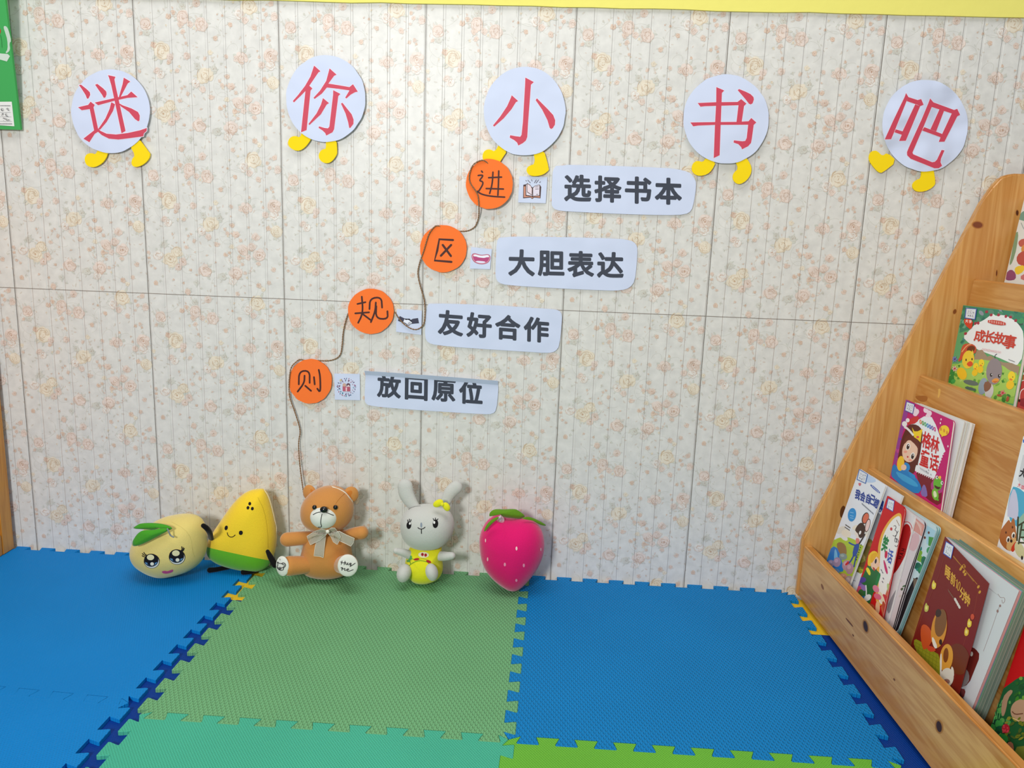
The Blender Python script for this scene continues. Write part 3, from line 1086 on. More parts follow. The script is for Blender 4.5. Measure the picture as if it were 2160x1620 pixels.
for i, (crop, o, txt, p0, p1, size, lab) in enumerate(strips):
    ys = max(p[1] for p in o)
    t = thing('text_strip', at_y(crop[0] + o[0][0] / crop[2], crop[1] + ys / crop[2], 0), lab, 'wall sign', None)
    flat_part('paper_strip', o, -0.0035, 0.0007, M_PAPER, PAPER, t, crop, 1)
    s = Sheet(wall_pos(-0.0035), crop[:2], crop[2], 0.00012, 0.00001)
    dx, dy = p1[0] - p0[0], p1[1] - p0[1]
    l = math.hypot(dx, dy)
    ex = (dx / l * size, dy / l * size)
    ey = (dy / l * size * .2, -size * 1.0)
    s.text(txt, p0, p1, ex, ey, DARK, 0.036)
    tag(s.build('lettering', M_PRINT, t), 'heavy black printed characters')
    if i == 3:                              # the curled top edge stands off the wall
        s = Sheet(None)
        top = [(683, 662), (900, 676), (1300, 706), (1605, 731)]
        bot = [(688, 690), (900, 705), (1300, 735), (1606, 760)]
        pa = [at_y(560 + x / 3.273, 580 + y / 3.273, -0.011) for x, y in top]
        pb = [at_y(560 + x / 3.273, 580 + y / 3.273, -0.0037) for x, y in bot]
        for a in range(3):
            s.slab([pa[a], pa[a + 1], pb[a + 1], pb[a]], NW, .0005, PAPER)
        s.build('curled_edge', M_PAPER, t)


# ---- picture cards
def card(o, crop, lab, art):
    t = thing('picture_card', at_y(crop[0] + o[2][0] / crop[2], crop[1] + o[2][1] / crop[2], 0), lab, 'wall sign', None)
    flat_part('paper_card', o, -0.0035, 0.0007, M_PAPER, PAPER, t, crop)
    s = Sheet(wall_pos(-0.0035), crop[:2], crop[2], 0.00012)
    art(s)
    s.build('picture', M_PRINT, t)


def art_book(s):
    k = (74, 52, 52)
    s.poly([(632, 308), (665, 300), (690, 315), (708, 330), (728, 314), (765, 306), (778, 325), (772, 418), (720, 412), (705, 424), (690, 412), (630, 418)], k)
    s.poly([(636, 322), (650, 320), (650, 398), (700, 404), (706, 412), (715, 404), (766, 400), (768, 412), (718, 406), (705, 418), (690, 406), (636, 410)], (206, 142, 118))
    s.poly([(656, 308), (668, 303), (704, 334), (706, 398), (656, 390)], (228, 220, 232))
    s.poly([(662, 292), (690, 310), (706, 336), (704, 396), (662, 368)], k)
    s.poly([(666, 300), (690, 316), (702, 340), (700, 388), (666, 364)], (232, 214, 222))
    s.poly([(712, 334), (728, 318), (764, 311), (762, 394), (712, 398)], (226, 218, 232))
    for y in (325, 342):
        s.line([(730, y), (756, y - 1)], 4, k)
    s.line([(738, 386), (752, 385)], 4, k)
    for a, b in (((652, 272), (658, 278)), ((668, 270), (690, 292)), ((698, 266), (704, 278)), ((738, 268), (722, 292)), ((756, 268), (736, 294)), ((772, 282), (764, 290))):
        s.line([a, b], 4, k)


def art_mouth(s):
    s.poly([(1210, 900), (1225, 860), (1270, 845), (1330, 862), (1395, 880), (1460, 872), (1520, 862), (1560, 885), (1575, 930), (1560, 990), (1510, 1040), (1430, 1060), (1340, 1052), (1265, 1020), (1222, 965)], (176, 84, 112), 2)
    s.poly([(1222, 902), (1236, 870), (1275, 857), (1330, 874), (1395, 892), (1460, 884), (1518, 874), (1550, 893), (1563, 930), (1548, 985), (1503, 1030), (1430, 1048), (1345, 1040), (1275, 1010), (1234, 960)], (222, 150, 166), 2)
    s.poly([(1238, 904), (1260, 880), (1330, 892), (1400, 905), (1470, 896), (1530, 890), (1550, 930), (1535, 980), (1490, 1020), (1420, 1036), (1345, 1028), (1280, 998), (1246, 955)], (184, 70, 124), 2)
    s.poly([(1245, 890), (1270, 868), (1330, 882), (1395, 896), (1460, 888), (1520, 878), (1545, 900), (1540, 925), (1505, 922), (1450, 938), (1395, 932), (1340, 925), (1300, 908), (1260, 908)], (240, 240, 250), 1)
    s.poly([(1285, 1005), (1320, 990), (1385, 995), (1440, 1000), (1482, 1012), (1450, 1032), (1390, 1036), (1330, 1026)], (226, 226, 246), 1)


def art_hands(s):
    k = (62, 62, 82)
    s.poly([(500, 572), (715, 680), (640, 885), (415, 790)], k)
    s.poly([(1100, 700), (1335, 665), (1382, 905), (1030, 935), (990, 760)], k)
    s.poly([(700, 690), (790, 690), (850, 700), (950, 700), (1010, 750), (1075, 850), (1050, 920), (980, 960), (910, 1030), (820, 1000), (780, 930), (650, 880)], (34, 36, 52))
    s.poly([(712, 715), (790, 760), (850, 745), (920, 760), (1060, 870), (1040, 905), (990, 930), (930, 990), (880, 1005), (835, 960), (790, 900), (660, 855)], (232, 236, 250))
    for a, b in (((930, 850), (1000, 905)), ((890, 890), (965, 950)), ((855, 935), (925, 985))):
        s.line([a, b], 22, (34, 36, 52))
    s.line([(800, 745), (850, 705), (950, 705)], 22, (34, 36, 52))


def art_friends(s):
    r = random.Random(8)
    pal = [(96, 66, 110), (60, 90, 130), (150, 84, 120), (40, 130, 150), (90, 130, 120), (120, 60, 90), (80, 80, 120), (170, 110, 130)]
    for ring, n in ((430, 24), (340, 15)):
        for i in range(n):
            a = 2 * PI * i / n + r.uniform(-.06, .06)
            s.ell(940 + ring * math.cos(a), 850 + ring * 1.0 * math.sin(a), r.uniform(24, 62), r.uniform(14, 30), r.choice(pal), r.uniform(0, 180), 8)
    s.ell(668, 508, 52, 52, (206, 190, 142), n=14)
    s.ell(845, 740, 84, 92, (206, 168, 150), n=16)
    s.ell(1040, 740, 92, 94, (104, 72, 88), n=16)
    s.poly([(950, 815), (1050, 730), (1130, 815)], (244, 226, 226))
    s.poly([(760, 800), (930, 815), (930, 830), (1130, 815), (1135, 1050), (770, 1040)], (188, 96, 116))
    s.poly([(915, 860), (975, 860), (970, 1040), (920, 1040)], (240, 214, 220))
    for y in (890, 940, 990):
        s.line([(1000, y), (1110, y)], 10, (150, 66, 90), 0, False)


card([(600, 238), (828, 245), (815, 458), (590, 452)], F4, 'square card with an open book drawing, topmost of the four', art_book)
card([(1205, 730), (1598, 770), (1565, 1152), (1180, 1140)], H4, 'square card with a wide open mouth showing white teeth', art_mouth)
card([(370, 255), (1510, 330), (1480, 1435), (330, 1290)], (820, 640, 21.6), 'square card with a dark handshake drawing under the twine loop', art_hands)
card([(345, 185), (1595, 205), (1615, 1490), (375, 1455)], (690, 780, 23.14), 'square card with two children reading inside a ring of tiny things', art_friends)

# ---- twine
path = [(1030, 345, -.013), (1020.4, 337, -.0165), (1008, 340, -.0165), (995.7, 349, -.0165), (989.3, 369.6, -.0165), (990.6, 385, -.0165), (1002, 400.7, -.0165), (1008, 410, -.0165),
        (1009.5, 421.5, -.0165), (1010.5, 439.6, -.0165), (1010.5, 455, -.008), (1006, 471, -.006), (1001, 480, -.005), (986.7, 487.6, -.004), (968.5, 488, -.003),
        (950, 486, -.0025), (932, 478, -.006), (920, 475.3, -.0085), (913.3, 481, -.0095), (904.4, 493.3, -.0095), (898.9, 512.2, -.0095), (893.3, 531, -.0095), (889.4, 542, -.0085), (884.4, 556.7, -.006),
        (881, 573.3, -.006), (882.8, 589, -.007), (886.7, 604.4, -.007), (891.5, 620, -.007), (895.5, 635, -.007), (896.7, 656, -.007), (896, 675, -.007), (893, 687, -.007),
        (880.8, 695.5, -.0062), (868.6, 694.6, -.0062), (853, 685, -.0062), (841, 671.7, -.006), (832, 656, -.004), (815, 650, -.003), (760, 652, -.003), (738, 656, -.0035), (733.5, 662.5, -.004),
        (728, 681, -.005), (723.5, 702, -.005), (722, 726.7, -.006), (719, 748, -.005), (709.7, 757, -.005), (691.4, 761.8, -.005), (664, 759.7, -.004), (648, 762, -.004), (632, 757, -.006),
        (625, 763, -.0095), (614, 773, -.0095), (610.4, 795.6, -.0095), (609.4, 819.6, -.0085), (611.3, 840, -.008), (619.6, 862, -.008), (627, 884, -.008), (634.4, 910, -.007), (629.8, 929, -.009),
        (630.4, 958.5, -.011), (633.5, 990, -.013), (637.2, 1017.8, -.015), (641, 1045, -.017)]
pts = chaikin([tuple(at_y(x, y, Y)) for x, y, Y in path], 2, False)
pts = resample(pts, 0.0016)
bm = bmesh.new()
for ph in (0, PI):
    hel = []
    n = len(pts)
    for i, p in enumerate(pts):
        a, b = Vector(pts[max(i - 1, 0)]), Vector(pts[min(i + 1, n - 1)])
        t = (b - a).normalized()
        u = t.cross(Vector((0, 1, 0))).normalized()
        v = t.cross(u)
        an = i * 0.9 + ph
        hel.append(Vector(p) + (u * math.cos(an) + v * math.sin(an)) * 0.0007)
    rings = []
    for i, p in enumerate(hel):
        a, b = hel[max(i - 1, 0)], hel[min(i + 1, n - 1)]
        t = (b - a).normalized()
        u = t.cross(Vector((0, 1, 0.01))).normalized()
        v = t.cross(u)
        rings.append([bm.verts.new(p + (u * math.cos(j * PI / 2.5) + v * math.sin(j * PI / 2.5)) * 0.0009) for j in range(5)])
    for a, b in zip(rings, rings[1:]):
        for j in range(5):
            bm.faces.new((a[j], a[(j + 1) % 5], b[(j + 1) % 5], b[j]))
tag(from_bm(bm, 'twine', mat('jute_twine', (142, 112, 84), rough=.9, spec=.1)),
    'brown jute twine strung past the four orange discs down to the bear', 'string')

# ================================================================== GREEN BOARD, LEFT CABINET
PA, PB = at_y(43.5, 274, -0.012), at_y(11, 0, -0.052)          # right edge, bottom and top of the frame
up = (PB - PA).normalized()
rt = Vector((1, 0, 0.0))
nb = rt.cross(up).normalized()
if nb.y > 0:
    nb = -nb
t = thing('craft_board', PA, 'green craft board hanging in the top left corner with a white name sticker', 'board')
s = Sheet(plane_pos(PA, nb), (0, 0), 5.4, 0.0002, 0.00005)
top = PA + up * 0.52
s.slab([PA - rt * .36 - up * .0, PA, top, top - rt * .36], nb, 0.006, (70, 170, 92))
s.build('foam_panel', M_FOAMPAPER, t)
s = Sheet(plane_pos(PA, nb), (0, 0), 5.4, 0.0004, 0.00006)
s.poly([(40, 310), (55, 292), (85, 310), (110, 380), (130, 470), (108, 490), (118, 570), (80, 608), (62, 600), (90, 560), (85, 450), (60, 370)], (196, 214, 200), 1)
s.poly([(-60, 600), (20, 610), (90, 615), (115, 640), (80, 700), (-10, 675), (-60, 660)], (208, 222, 212))
s.build('tape', M_GLOSS, t)
s = Sheet(plane_pos(PA, nb), (0, 0), 5.4, 0.0004, 0.00006)
s.poly([(-110, 1160), (135, 1158), (165, 1438), (-100, 1420)], (236, 238, 236))
k = (60, 62, 70)
for y in (1205, 1412):
    for x in range(-70, 120, 13):
        s.line([(x + (y - 1200) * .1, y), (x + 8 + (y - 1200) * .1, y - 3)], 9, (110, 112, 118), 0, False)
for y in (1280, 1330, 1382):
    s.line([(-60, y - 3), (128 + (y - 1280) * .15, y)], 2.5, (150, 150, 160), 0, False)
r = random.Random(4)
for (x, y) in ((30, 1252), (90, 1250), (35, 1308), (82, 1306), (60, 1360), (95, 1362), (-30, 1250), (-30, 1306)):
    for a in range(6):
        x0, y0 = x + r.uniform(-16, 10), y + r.uniform(-16, 12)
        s.line([(x0, y0), (x0 + r.uniform(4, 20), y0 + r.uniform(-12, 14))], 4, k, 0, False)
tag(s.build('sticker', M_PRINT, t), 'white name sticker with handwriting')
s = Sheet(plane_pos(PA, nb), (0, 0), 5.4, 0.0004, 0.00006)
s.ell(-22, 355, 32, 46, (190, 62, 36))
s.line([(6, 400), (20, 450), (24, 540)], 5, (44, 120, 60))
s.build('flower_picture', M_PRINT, t)

# wooden cabinet: only its right-hand end shows
CX = -0.047
t = thing('wooden_cabinet', (CX - .2, -.3, 0), 'varnished wooden cabinet at the left edge, its panelled end against the wall', 'cabinet')
M_CAB = wood_material('varnished_pine', 'z', (216, 152, 62), (176, 108, 30))


def boxes(name, lst, m, parent, bev=0.002):
    bm = bmesh.new()
    for lo, hi in lst:
        box_bm(bm, lo, hi)
    bmesh.ops.bevel(bm, geom=bm.edges[:], offset=bev, segments=2, affect='EDGES')
    return from_bm(bm, name, m, parent, smooth=False)


boxes('end_panel', [((CX - .024, -.62, .03), (CX - .010, -.03, .80))], M_CAB, t)
boxes('stile', [((CX - .026, -.052, .012), (CX, -.012, .83))], M_CAB, t)
boxes('stile', [((CX - .026, -.66, .012), (CX, -.61, .83))], M_CAB, t)
boxes('rail', [((CX - .026, -.61, .012), (CX - .001, -.052, .062))], M_CAB, t)
boxes('rail', [((CX - .026, -.61, .27), (CX - .001, -.052, .285))], M_CAB, t)
boxes('rail', [((CX - .026, -.61, .77), (CX - .001, -.052, .83))], M_CAB, t)
boxes('carcass', [((-.62, -.65, .012), (CX - .026, -.012, .83))], M_CAB, t)

# ================================================================== BOOKSHELF
TH = 0.018                                    # board thickness
YP = -0.030                                   # inner face of the end panel by the wall
SL = 0.82                                     # length of the rails
LD = Vector((.0733, -.9973, 0))               # rail direction, towards the camera
shelf = thing('bookshelf', (1.95, -.4, 0), 'pine display bookshelf with four sloping tiers of picture books', 'bookshelf')
M_KNOT = mat('pine_knot', (92, 48, 26), rough=.4)


def panel_bm(y0, y1, dx):
    prof = [(1.741, .012), (1.741, .145), (2.016, .868), (2.030, .898), (2.046, .9195), (2.066, .926), (2.215, .926), (2.215, .012)]
    bm = bmesh.new()
    A = [bm.verts.new((x + dx, y0, z)) for x, z in prof]
    Bv = [bm.verts.new((x + dx, y1, z)) for x, z in prof]
    n = len(prof)
    for i in range(n):
        bm.faces.new((A[i], A[(i + 1) % n], Bv[(i + 1) % n], Bv[i]))
    bm.faces.new(A[::-1])
    bm.faces.new(Bv)
    bmesh.ops.bevel(bm, geom=bm.edges[:], offset=.004, segments=3, affect='EDGES')
    return bm


from_bm(panel_bm(-.0125, YP, 0), 'side_panel', M_WOODZ, shelf, smooth=False)
from_bm(panel_bm(YP - SL, YP - SL - TH, LD.x * SL), 'side_panel', M_WOODZ, shelf, smooth=False)


def tier_frame(x, z, tilt):
    P = Vector((x, YP, z))
    T = Vector((math.sin(tilt), 0, math.cos(tilt)))
    Nn = T.cross(LD).normalized()
    if Nn.x > 0:
        Nn = -Nn
    return P, T, Nn


def board(name, x, z, tilt, hgt, rise, mtl=None):
    """a board along the rails; (x, z) is its front top edge at the end panel, rise how far that edge climbs"""
    P, T, Nn = tier_frame(x, z, tilt)
    bm = bmesh.new()
    c = []
    for s_, r_ in ((0, 0), (SL, rise)):
        for h_ in (0, hgt + r_):
            for d_ in (0, TH):
                c.append(bm.verts.new(P + LD * s_ + Vector((0, 0, r_)) - T * h_ - Nn * d_))
    q = lambda *i: bm.faces.new([c[j] for j in i])
    q(0, 1, 3, 2), q(4, 6, 7, 5), q(0, 4, 5, 1), q(2, 3, 7, 6), q(0, 2, 6, 4), q(1, 5, 7, 3)
    bmesh.ops.bevel(bm, geom=bm.edges[:], offset=.003, segments=3, affect='EDGES')
    return from_bm(bm, name, mtl or M_WOODY, shelf, smooth=False)


TIERS = {1: (1.745, .133, 0.0), 2: (1.859, .315, .09), 3: (1.940, .519, .09), 4: (2.020, .719, .08), 5: (2.105, .915, .08)}
RISE = {1: .022, 2: .020, 3: .018, 4: .016, 5: .012}
HGT = {1: .120, 2: .29, 3: .29, 4: .28, 5: .28}
for k_ in range(1, 6):
    board('front_rail' if k_ == 1 else 'back_board', *TIERS[k_], HGT[k_], RISE[k_])
for k_, (x0, x1, z) in {1: (1.76, 1.845, .013), 2: (1.86, 1.915, .225), 3: (1.94, 1.995, .43), 4: (2.02, 2.085, .635)}.items():
    bm = bmesh.new()
    vv = []
    for s_ in (0, SL):
        for x in (x0, x1):
            for zz in (z, z + .012):
                vv.append(bm.verts.new((x + LD.x * s_, YP - .0 + LD.y * s_, zz)))
    for f in ((0, 1, 3, 2), (4, 6, 7, 5), (0, 4, 5, 1), (2, 3, 7, 6), (0, 2, 6, 4), (1, 5, 7, 3)):
        bm.faces.new([vv[i] for i in f])
    from_bm(bm, 'tier_floor', M_WOODY, shelf, smooth=False)
# knots in the pine
P1, _, N1 = tier_frame(*TIERS[1])
for (x, y, a, b, r_, c) in ((872, 468, 15, 44, -12, (66, 38, 20)), (1470, 1283, 20, 44, -10, (66, 38, 24)), (740, 435, 6, 48, -40, (120, 70, 34)),
                           (520, 145, 8, 26, -20, (140, 84, 40)), (1105, 900, 6, 12, -30, (120, 70, 34)), (770, 540, 5, 12, -30, (120, 70, 34))):
    s = Sheet(plane_pos(P1, N1), (1600, 1200), 3.857, .0002)
    if c[0] < 100:
        s.ell(x, y, a * 1.7, b * 1.35, (176, 122, 60), r_)
        s.ell(x, y, a * 1.25, b * 1.12, (136, 86, 40), r_)
    s.ell(x, y, a, b, c, r_)
    tag(s.build('knot', M_GLOSS, shelf), 'dark pine knot')
P3, _, N3 = tier_frame(*TIERS[3])
for (x, y, a, b, r_, c) in ((280, 540, 40, 58, -20, (112, 66, 34)), (310, 307, 13, 22, -10, (110, 62, 34)), (338, 208, 9, 13, 0, (110, 60, 34)), (275, 97, 10, 14, 0, (150, 100, 50))):
    s = Sheet(plane_pos(P3, N3), (2060, 900), 4.5, .0002)
    s.ell(x, y, a, b, (140, 88, 44), r_)
    s.ell(x, y, a * .7, b * .7, c, r_)
    tag(s.build('knot', M_GLOSS, shelf), 'dark pine knot')
s = Sheet(plane_pos(P3, N3), (1860, 820), 5.786, .0002)
s.poly([(400, 90), (470, 85), (540, 85), (565, 105), (550, 150), (500, 165), (440, 140)], (170, 108, 52), 1)
tag(s.build('knot', M_GLOSS, shelf), 'dark pine knot')
s = Sheet(plane_pos(P3, N3), (1860, 820), 5.786, .0002)
s.poly([(690, 0), (720, 0), (716, 60), (700, 110), (680, 110), (690, 50)], (226, 176, 92), 1)
tag(s.build('glue_joint', M_GLOSS, shelf), 'pale zigzag glue joint')
for (x, y, a, b, r_, c) in ((1270, 605, 45, 28, 5, (126, 66, 40)), (1052, 1428, 14, 20, 20, (132, 74, 36)), (1450, 1062, 6, 26, 4, (112, 60, 34)), (1645, 490, 12, 24, 0, (90, 50, 30))):
    s = Sheet(wall_pos(YP), (1780, 340), 4.5, .0002)
    s.ell(x, y, a * 1.25, b * 1.3, (170, 108, 56), r_)
    s.ell(x, y, a, b, c, r_)
    tag(s.build('knot', M_GLOSS, shelf), 'dark pine knot')
s = Sheet(wall_pos(YP), (1600, 800), 3.239, .0002)
s.ell(575, 905, 18, 42, (104, 62, 32), 10)
tag(s.build('knot', M_GLOSS, shelf), 'dark pine knot')

# ================================================================== BOOKS
WHITE = (238, 238, 238)


def book(name, label, quad, P, Nn, thick, cover, art, ext=1.0, pages=(226, 222, 212), npages=4, rnd_corner=0.0, jig=.0012,
         group=None, cover_plane=None, cover_quad=None, back=None, edge_cols=None, zfloor=None):
    """quad = photo outline of the front (top left, top right, bottom right, bottom left); the lower corners run on
    down behind the rail by the factor ext.  The book lies in the plane P, Nn and has the given thickness behind it."""
    def corners(qd, P, Nn):
        c = [on_plane(x, y, P, Nn) for x, y in qd]
        e3, e2 = c[0] + (c[3] - c[0]) * ext, c[1] + (c[2] - c[1]) * ext
        if zfloor is not None:
            e3 = c[0] + (c[3] - c[0]) * ((c[0].z - zfloor) / (c[0].z - c[3].z))
            e2 = c[1] + (c[2] - c[1]) * ((c[1].z - zfloor) / (c[1].z - c[2].z))
        return [c[0], c[1], e2, e3]

    def rounded(c, r):
        if not r:
            return c
        out = []
        for i in range(4):
            if i in (1, 2):
                a = (c[i - 1] - c[i]).normalized()
                b = (c[(i + 1) % 4] - c[i]).normalized()
                p0, p2 = c[i] + a * r, c[i] + b * r
                for k in range(6):
                    tt = k / 5
                    out.append(p0 * (1 - tt) ** 2 + c[i] * 2 * tt * (1 - tt) + p2 * tt ** 2)
            else:
                out.append(c[i])
        return out
    c = corners(quad, P, Nn)
    t = thing(name, (c[2] + c[3]) / 2, label, 'book', group)
    ct = 0.0007
    if cover_quad:
        Pc, Nc = cover_plane
        cc = corners(cover_quad, Pc, Nc)
        cc[3], cc[0] = c[3] + Nn * .0015, c[0] + Nn * .0015
        cc = [q if i in (0, 3) else q for i, q in enumerate(cc)]
    else:
        Pc, Nc, cc = P, Nn, c
    s = Sheet(plane_pos(Pc, Nc), (0, 0), 1, .00005, .000005)
    s.slab(rounded(cc, rnd_corner), Nc, ct, cover)
    if art:
        art(s)
    mid = (cc[0] + cc[1] + cc[2] + cc[3]) / 4
    clip = []
    for i in range(4):
        no = (cc[(i + 1) % 4] - cc[i]).cross(Nc).normalized()
        if no.dot(cc[i] - mid) < 0:
            no = -no
        clip.append((cc[i], no))
    if rnd_corner:
        a_, b_ = (cc[0] - cc[1]).normalized() * rnd_corner * .58, (cc[2] - cc[1]).normalized() * rnd_corner * .58
        no = (-(a_ + b_)).normalized()
        clip.append((cc[1] + a_, no))
    s.build('front_cover', M_GLOSS, t, clip)
    r = random.Random(len(label) * 7 + int(quad[0][0]))
    s = Sheet(None)
    inner = thick - 2 * ct - .0004
    ux = (c[1] - c[0]).normalized()
    uy = (c[3] - c[0]).normalized()
    for i in range(npages):
        o = Nn * -(ct + .0002 + inner * i / npages)
        j = ux * r.uniform(-jig, jig * .4) + uy * r.uniform(.0006, .0006 + jig)
        col = edge_cols[i % len(edge_cols)] if edge_cols else pages
        s.slab([q + o + j for q in rounded(c, rnd_corner)], Nn, inner / npages * .82, col)
    s.build('pages', M_PAGE, t)
    s = Sheet(None)
    s.slab([q - Nn * (thick - ct) for q in rounded(c, rnd_corner)], Nn, ct, back or cover)
    s.build('back_cover', M_GLOSS, t)
    return t


def tier_plane(k, gap, tilt, dz=0.0):
    """a plane for books on tier k: gap in front of the board behind them, leaning back by tilt"""
    x, z, _ = TIERS[k + 1]
    P, T, Nn = tier_frame(x, z, tilt)
    return P + Vector((-gap, 0, 0)), Nn


def sticker(s, q, rim=(70, 96, 176)):
    """white library sticker with a coloured rim; q = four corners"""
    s.poly(q, rim)
    cx, cy = sum(p[0] for p in q) / 4, sum(p[1] for p in q) / 4
    s.poly([(cx + (p[0] - cx) * .84, cy + (p[1] - cy) * .86) for p in q], (226, 230, 236))

    def L(u, v):
        a = (q[0][0] + (q[1][0] - q[0][0]) * u, q[0][1] + (q[1][1] - q[0][1]) * u)
        b = (q[3][0] + (q[2][0] - q[3][0]) * u, q[3][1] + (q[2][1] - q[3][1]) * u)
        return (a[0] + (b[0] - a[0]) * v, a[1] + (b[1] - a[1]) * v)
    r = random.Random(int(cx))
    wd = math.hypot(q[1][0] - q[0][0], q[1][1] - q[0][1]) * .03
    s.line([L(.14, .52), L(.86, .52)], wd * .7, (150, 154, 164), 0, False)
    for row, n in ((.33, 3), (.72, 3)):
        for i in range(n):
            for a in range(4):
                u, v = .26 + i * .22 + r.uniform(-.05, .05), row + r.uniform(-.1, .08)
                s.line([L(u, v), L(u + r.uniform(.02, .12), v + r.uniform(-.06, .1))], wd, (84, 88, 100), 0, False)


def blobs(s, rnd, n, x0, y0, x1, y1, r0, r1, cols):
    for _ in range(n):
        s.ell(rnd.uniform(x0, x1), rnd.uniform(y0, y1), rnd.uniform(r0, r1), rnd.uniform(r0, r1) * .7, rnd.choice(cols), rnd.uniform(0, 180), 10)


# ---- tier 3: growing-up stories
def art_growing(s):
    s.crop(1960, 640, 6.75)
    r = random.Random(2)
    base = [(485, 28), (1420, 142), (1205, 1500), (250, 1220)]
    s.poly([(330, 860), (1330, 860), (1240, 1440), (240, 1250)], (150, 196, 84))
    s.poly([(485, 30), (1440, 145), (1400, 420), (1100, 420), (700, 330), (430, 420)], (58, 134, 104))
    blobs(s, r, 26, 440, 60, 560, 560, 18, 44, [(46, 120, 90), (84, 164, 110), (110, 170, 140), (70, 140, 130)])
    blobs(s, r, 30, 690, 90, 1360, 300, 20, 50, [(70, 150, 100), (44, 110, 96), (140, 150, 160), (90, 140, 120), (60, 90, 80)])
    s.poly([(480, 480), (560, 400), (660, 290), (760, 250), (850, 190), (900, 140), (960, 185), (1050, 160), (1150, 200), (1240, 260), (1300, 330), (1350, 420), (1345, 760), (1290, 830), (1250, 890), (1120, 830), (960, 760), (800, 700), (690, 660), (560, 560)], (240, 240, 240), 1)
    for (x, y) in ((885, 165), (990, 165), (1095, 185), (1160, 195), (1235, 245), (660, 285), (520, 430), (700, 280), (820, 120)):
        s.ell(x, y, 20, 24, (170, 50, 70), r.uniform(0, 90), 10)
    s.poly([(680, 670), (760, 660), (830, 760), (880, 740), (960, 800), (1060, 840), (1180, 850), (1290, 900), (1270, 1020), (900, 960), (620, 850)], (166, 142, 116))
    s.poly([(560, 800), (830, 800), (1050, 880), (1150, 960), (1280, 1000), (1200, 1430), (250, 1240), (330, 900)], (168, 206, 96), 1)
    blobs(s, r, 40, 330, 980, 1230, 1330, 14, 40, [(120, 178, 60), (190, 218, 120), (90, 160, 60), (150, 200, 80)])
    blobs(s, r, 10, 300, 960, 360, 1120, 30, 60, [(46, 140, 60), (70, 170, 80)])
    s.ell(600, 1130, 110, 36, (104, 118, 110), 12)
    s.ell(590, 1215, 80, 22, (92, 108, 104), 14)
    # mother duck with a bonnet
    s.poly([(460, 640), (500, 575), (600, 570), (670, 610), (680, 680), (650, 720), (560, 720), (500, 760), (440, 830), (410, 820), (450, 740)], (206, 84, 56), 1)
    s.line([(470, 690), (540, 600), (600, 580)], 12, (236, 180, 120))
    s.ell(600, 650, 60, 44, (112, 54, 30), -20)
    s.ell(560, 800, 85, 130, (242, 206, 62), 8)
    s.poly([(620, 660), (640, 720), (600, 740)], (242, 214, 80))
    s.ell(470, 1000, 66, 90, (244, 196, 40), -24)
    s.poly([(530, 860), (590, 815), (630, 850), (620, 890), (570, 905)], (226, 84, 48), 1)
    for x, y in ((530, 805), (615, 795)):
        s.ell(x, y, 9, 18, (40, 28, 24))
    # ducklings
    for x, y, k in ((670, 900, .8), (750, 850, .85), (1180, 1040, 1.1)):
        s.ell(x, y, 48 * k, 66 * k, (248, 216, 50))
        s.ell(x - 20 * k, y + 110 * k, 50 * k, 60 * k, (244, 200, 40), 20)
        s.ell(x - 10 * k, y + 40 * k, 22 * k, 13 * k, (232, 132, 50), 20)
        s.ell(x + 14 * k, y + 8 * k, 5 * k, 9 * k, (50, 40, 30))
    # grey duckling
    s.ell(770, 1180, 62, 120, (150, 166, 182), 12)
    s.ell(860, 1250, 60, 110, (214, 208, 206), 10)
    s.poly([(780, 1130), (860, 1100), (900, 1160), (860, 1240), (790, 1270)], (140, 96, 74), 1)
    s.ell(930, 970, 112, 188, (150, 138, 142), 4)
    s.line([(940, 775), (940, 740), (968, 722)], 9, (70, 62, 66))
    s.poly([(885, 1105), (950, 1060), (1005, 1080), (990, 1120), (930, 1140)], (236, 158, 70), 1)
    s.poly([(905, 1108), (1000, 1105), (940, 1135)], (206, 110, 50))
    for x, y in ((888, 1020), (1002, 1035)):
        s.ell(x, y, 17, 26, (44, 36, 38))
        s.ell(x + 8, y - 6, 6, 10, (240, 240, 240))
    for x, y in ((1055, 1000), (1050, 1110), (1230, 1150), (430, 890), (770, 1000)):
        for d in (-14, 0, 14):
            s.line([(x, y + 20), (x + d, y - 14)], 7, (60, 130, 50), 0, False)
    for x, y, c in ((370, 795, (120, 130, 200)), (1055, 1275, (226, 120, 130)), (370, 930, (230, 180, 180))):
        for a in range(6):
            s.ell(x + 26 * math.cos(a), y + 26 * math.sin(a), 18, 10, c, math.degrees(a), 8)
        s.ell(x, y, 12, 14, (70, 60, 120) if c[2] > 190 else (190, 40, 50))
    blobs(s, r, 8, 930, 1310, 1180, 1390, 20, 40, [(60, 130, 50), (180, 90, 60), (90, 150, 60)])
    # title, banner, badge
    RT = (206, 62, 46)
    s.poly([(845, 225), (1095, 262), (1098, 325), (838, 285)], (206, 74, 62), 1)
    for i in range(7):
        x, y = 868 + i * 33, 254 + i * 6
        s.line([(x - 10, y - 8), (x + 8, y - 8)], 5, (240, 206, 200), 0, False)
        s.line([(x - 10, y + 6), (x + 10, y + 8)], 5, (240, 206, 200), 0, False)
        s.line([(x, y - 18), (x, y + 20)], 5, (240, 206, 200), 0, False)
    for ch, x, y, sz in (('成', 728, 462, 168), ('长', 872, 480, 172), ('故', 1012, 498, 168), ('事', 1155, 550, 196)):
        s.char(ch, x, y, (sz * .92, sz * .17), (sz * .18, -sz * 1.02), RT, .025)
    s.text('CHENGZHANGGUSHI', (768, 655), (1030, 700), (16, 3), (4, -32), (222, 140, 150))
    for i in range(9):
        s.line([(1140 + i * 10, 795 + i * 4), (1146 + i * 10, 806 + i * 4)], 6, (90, 90, 96), 0, False)
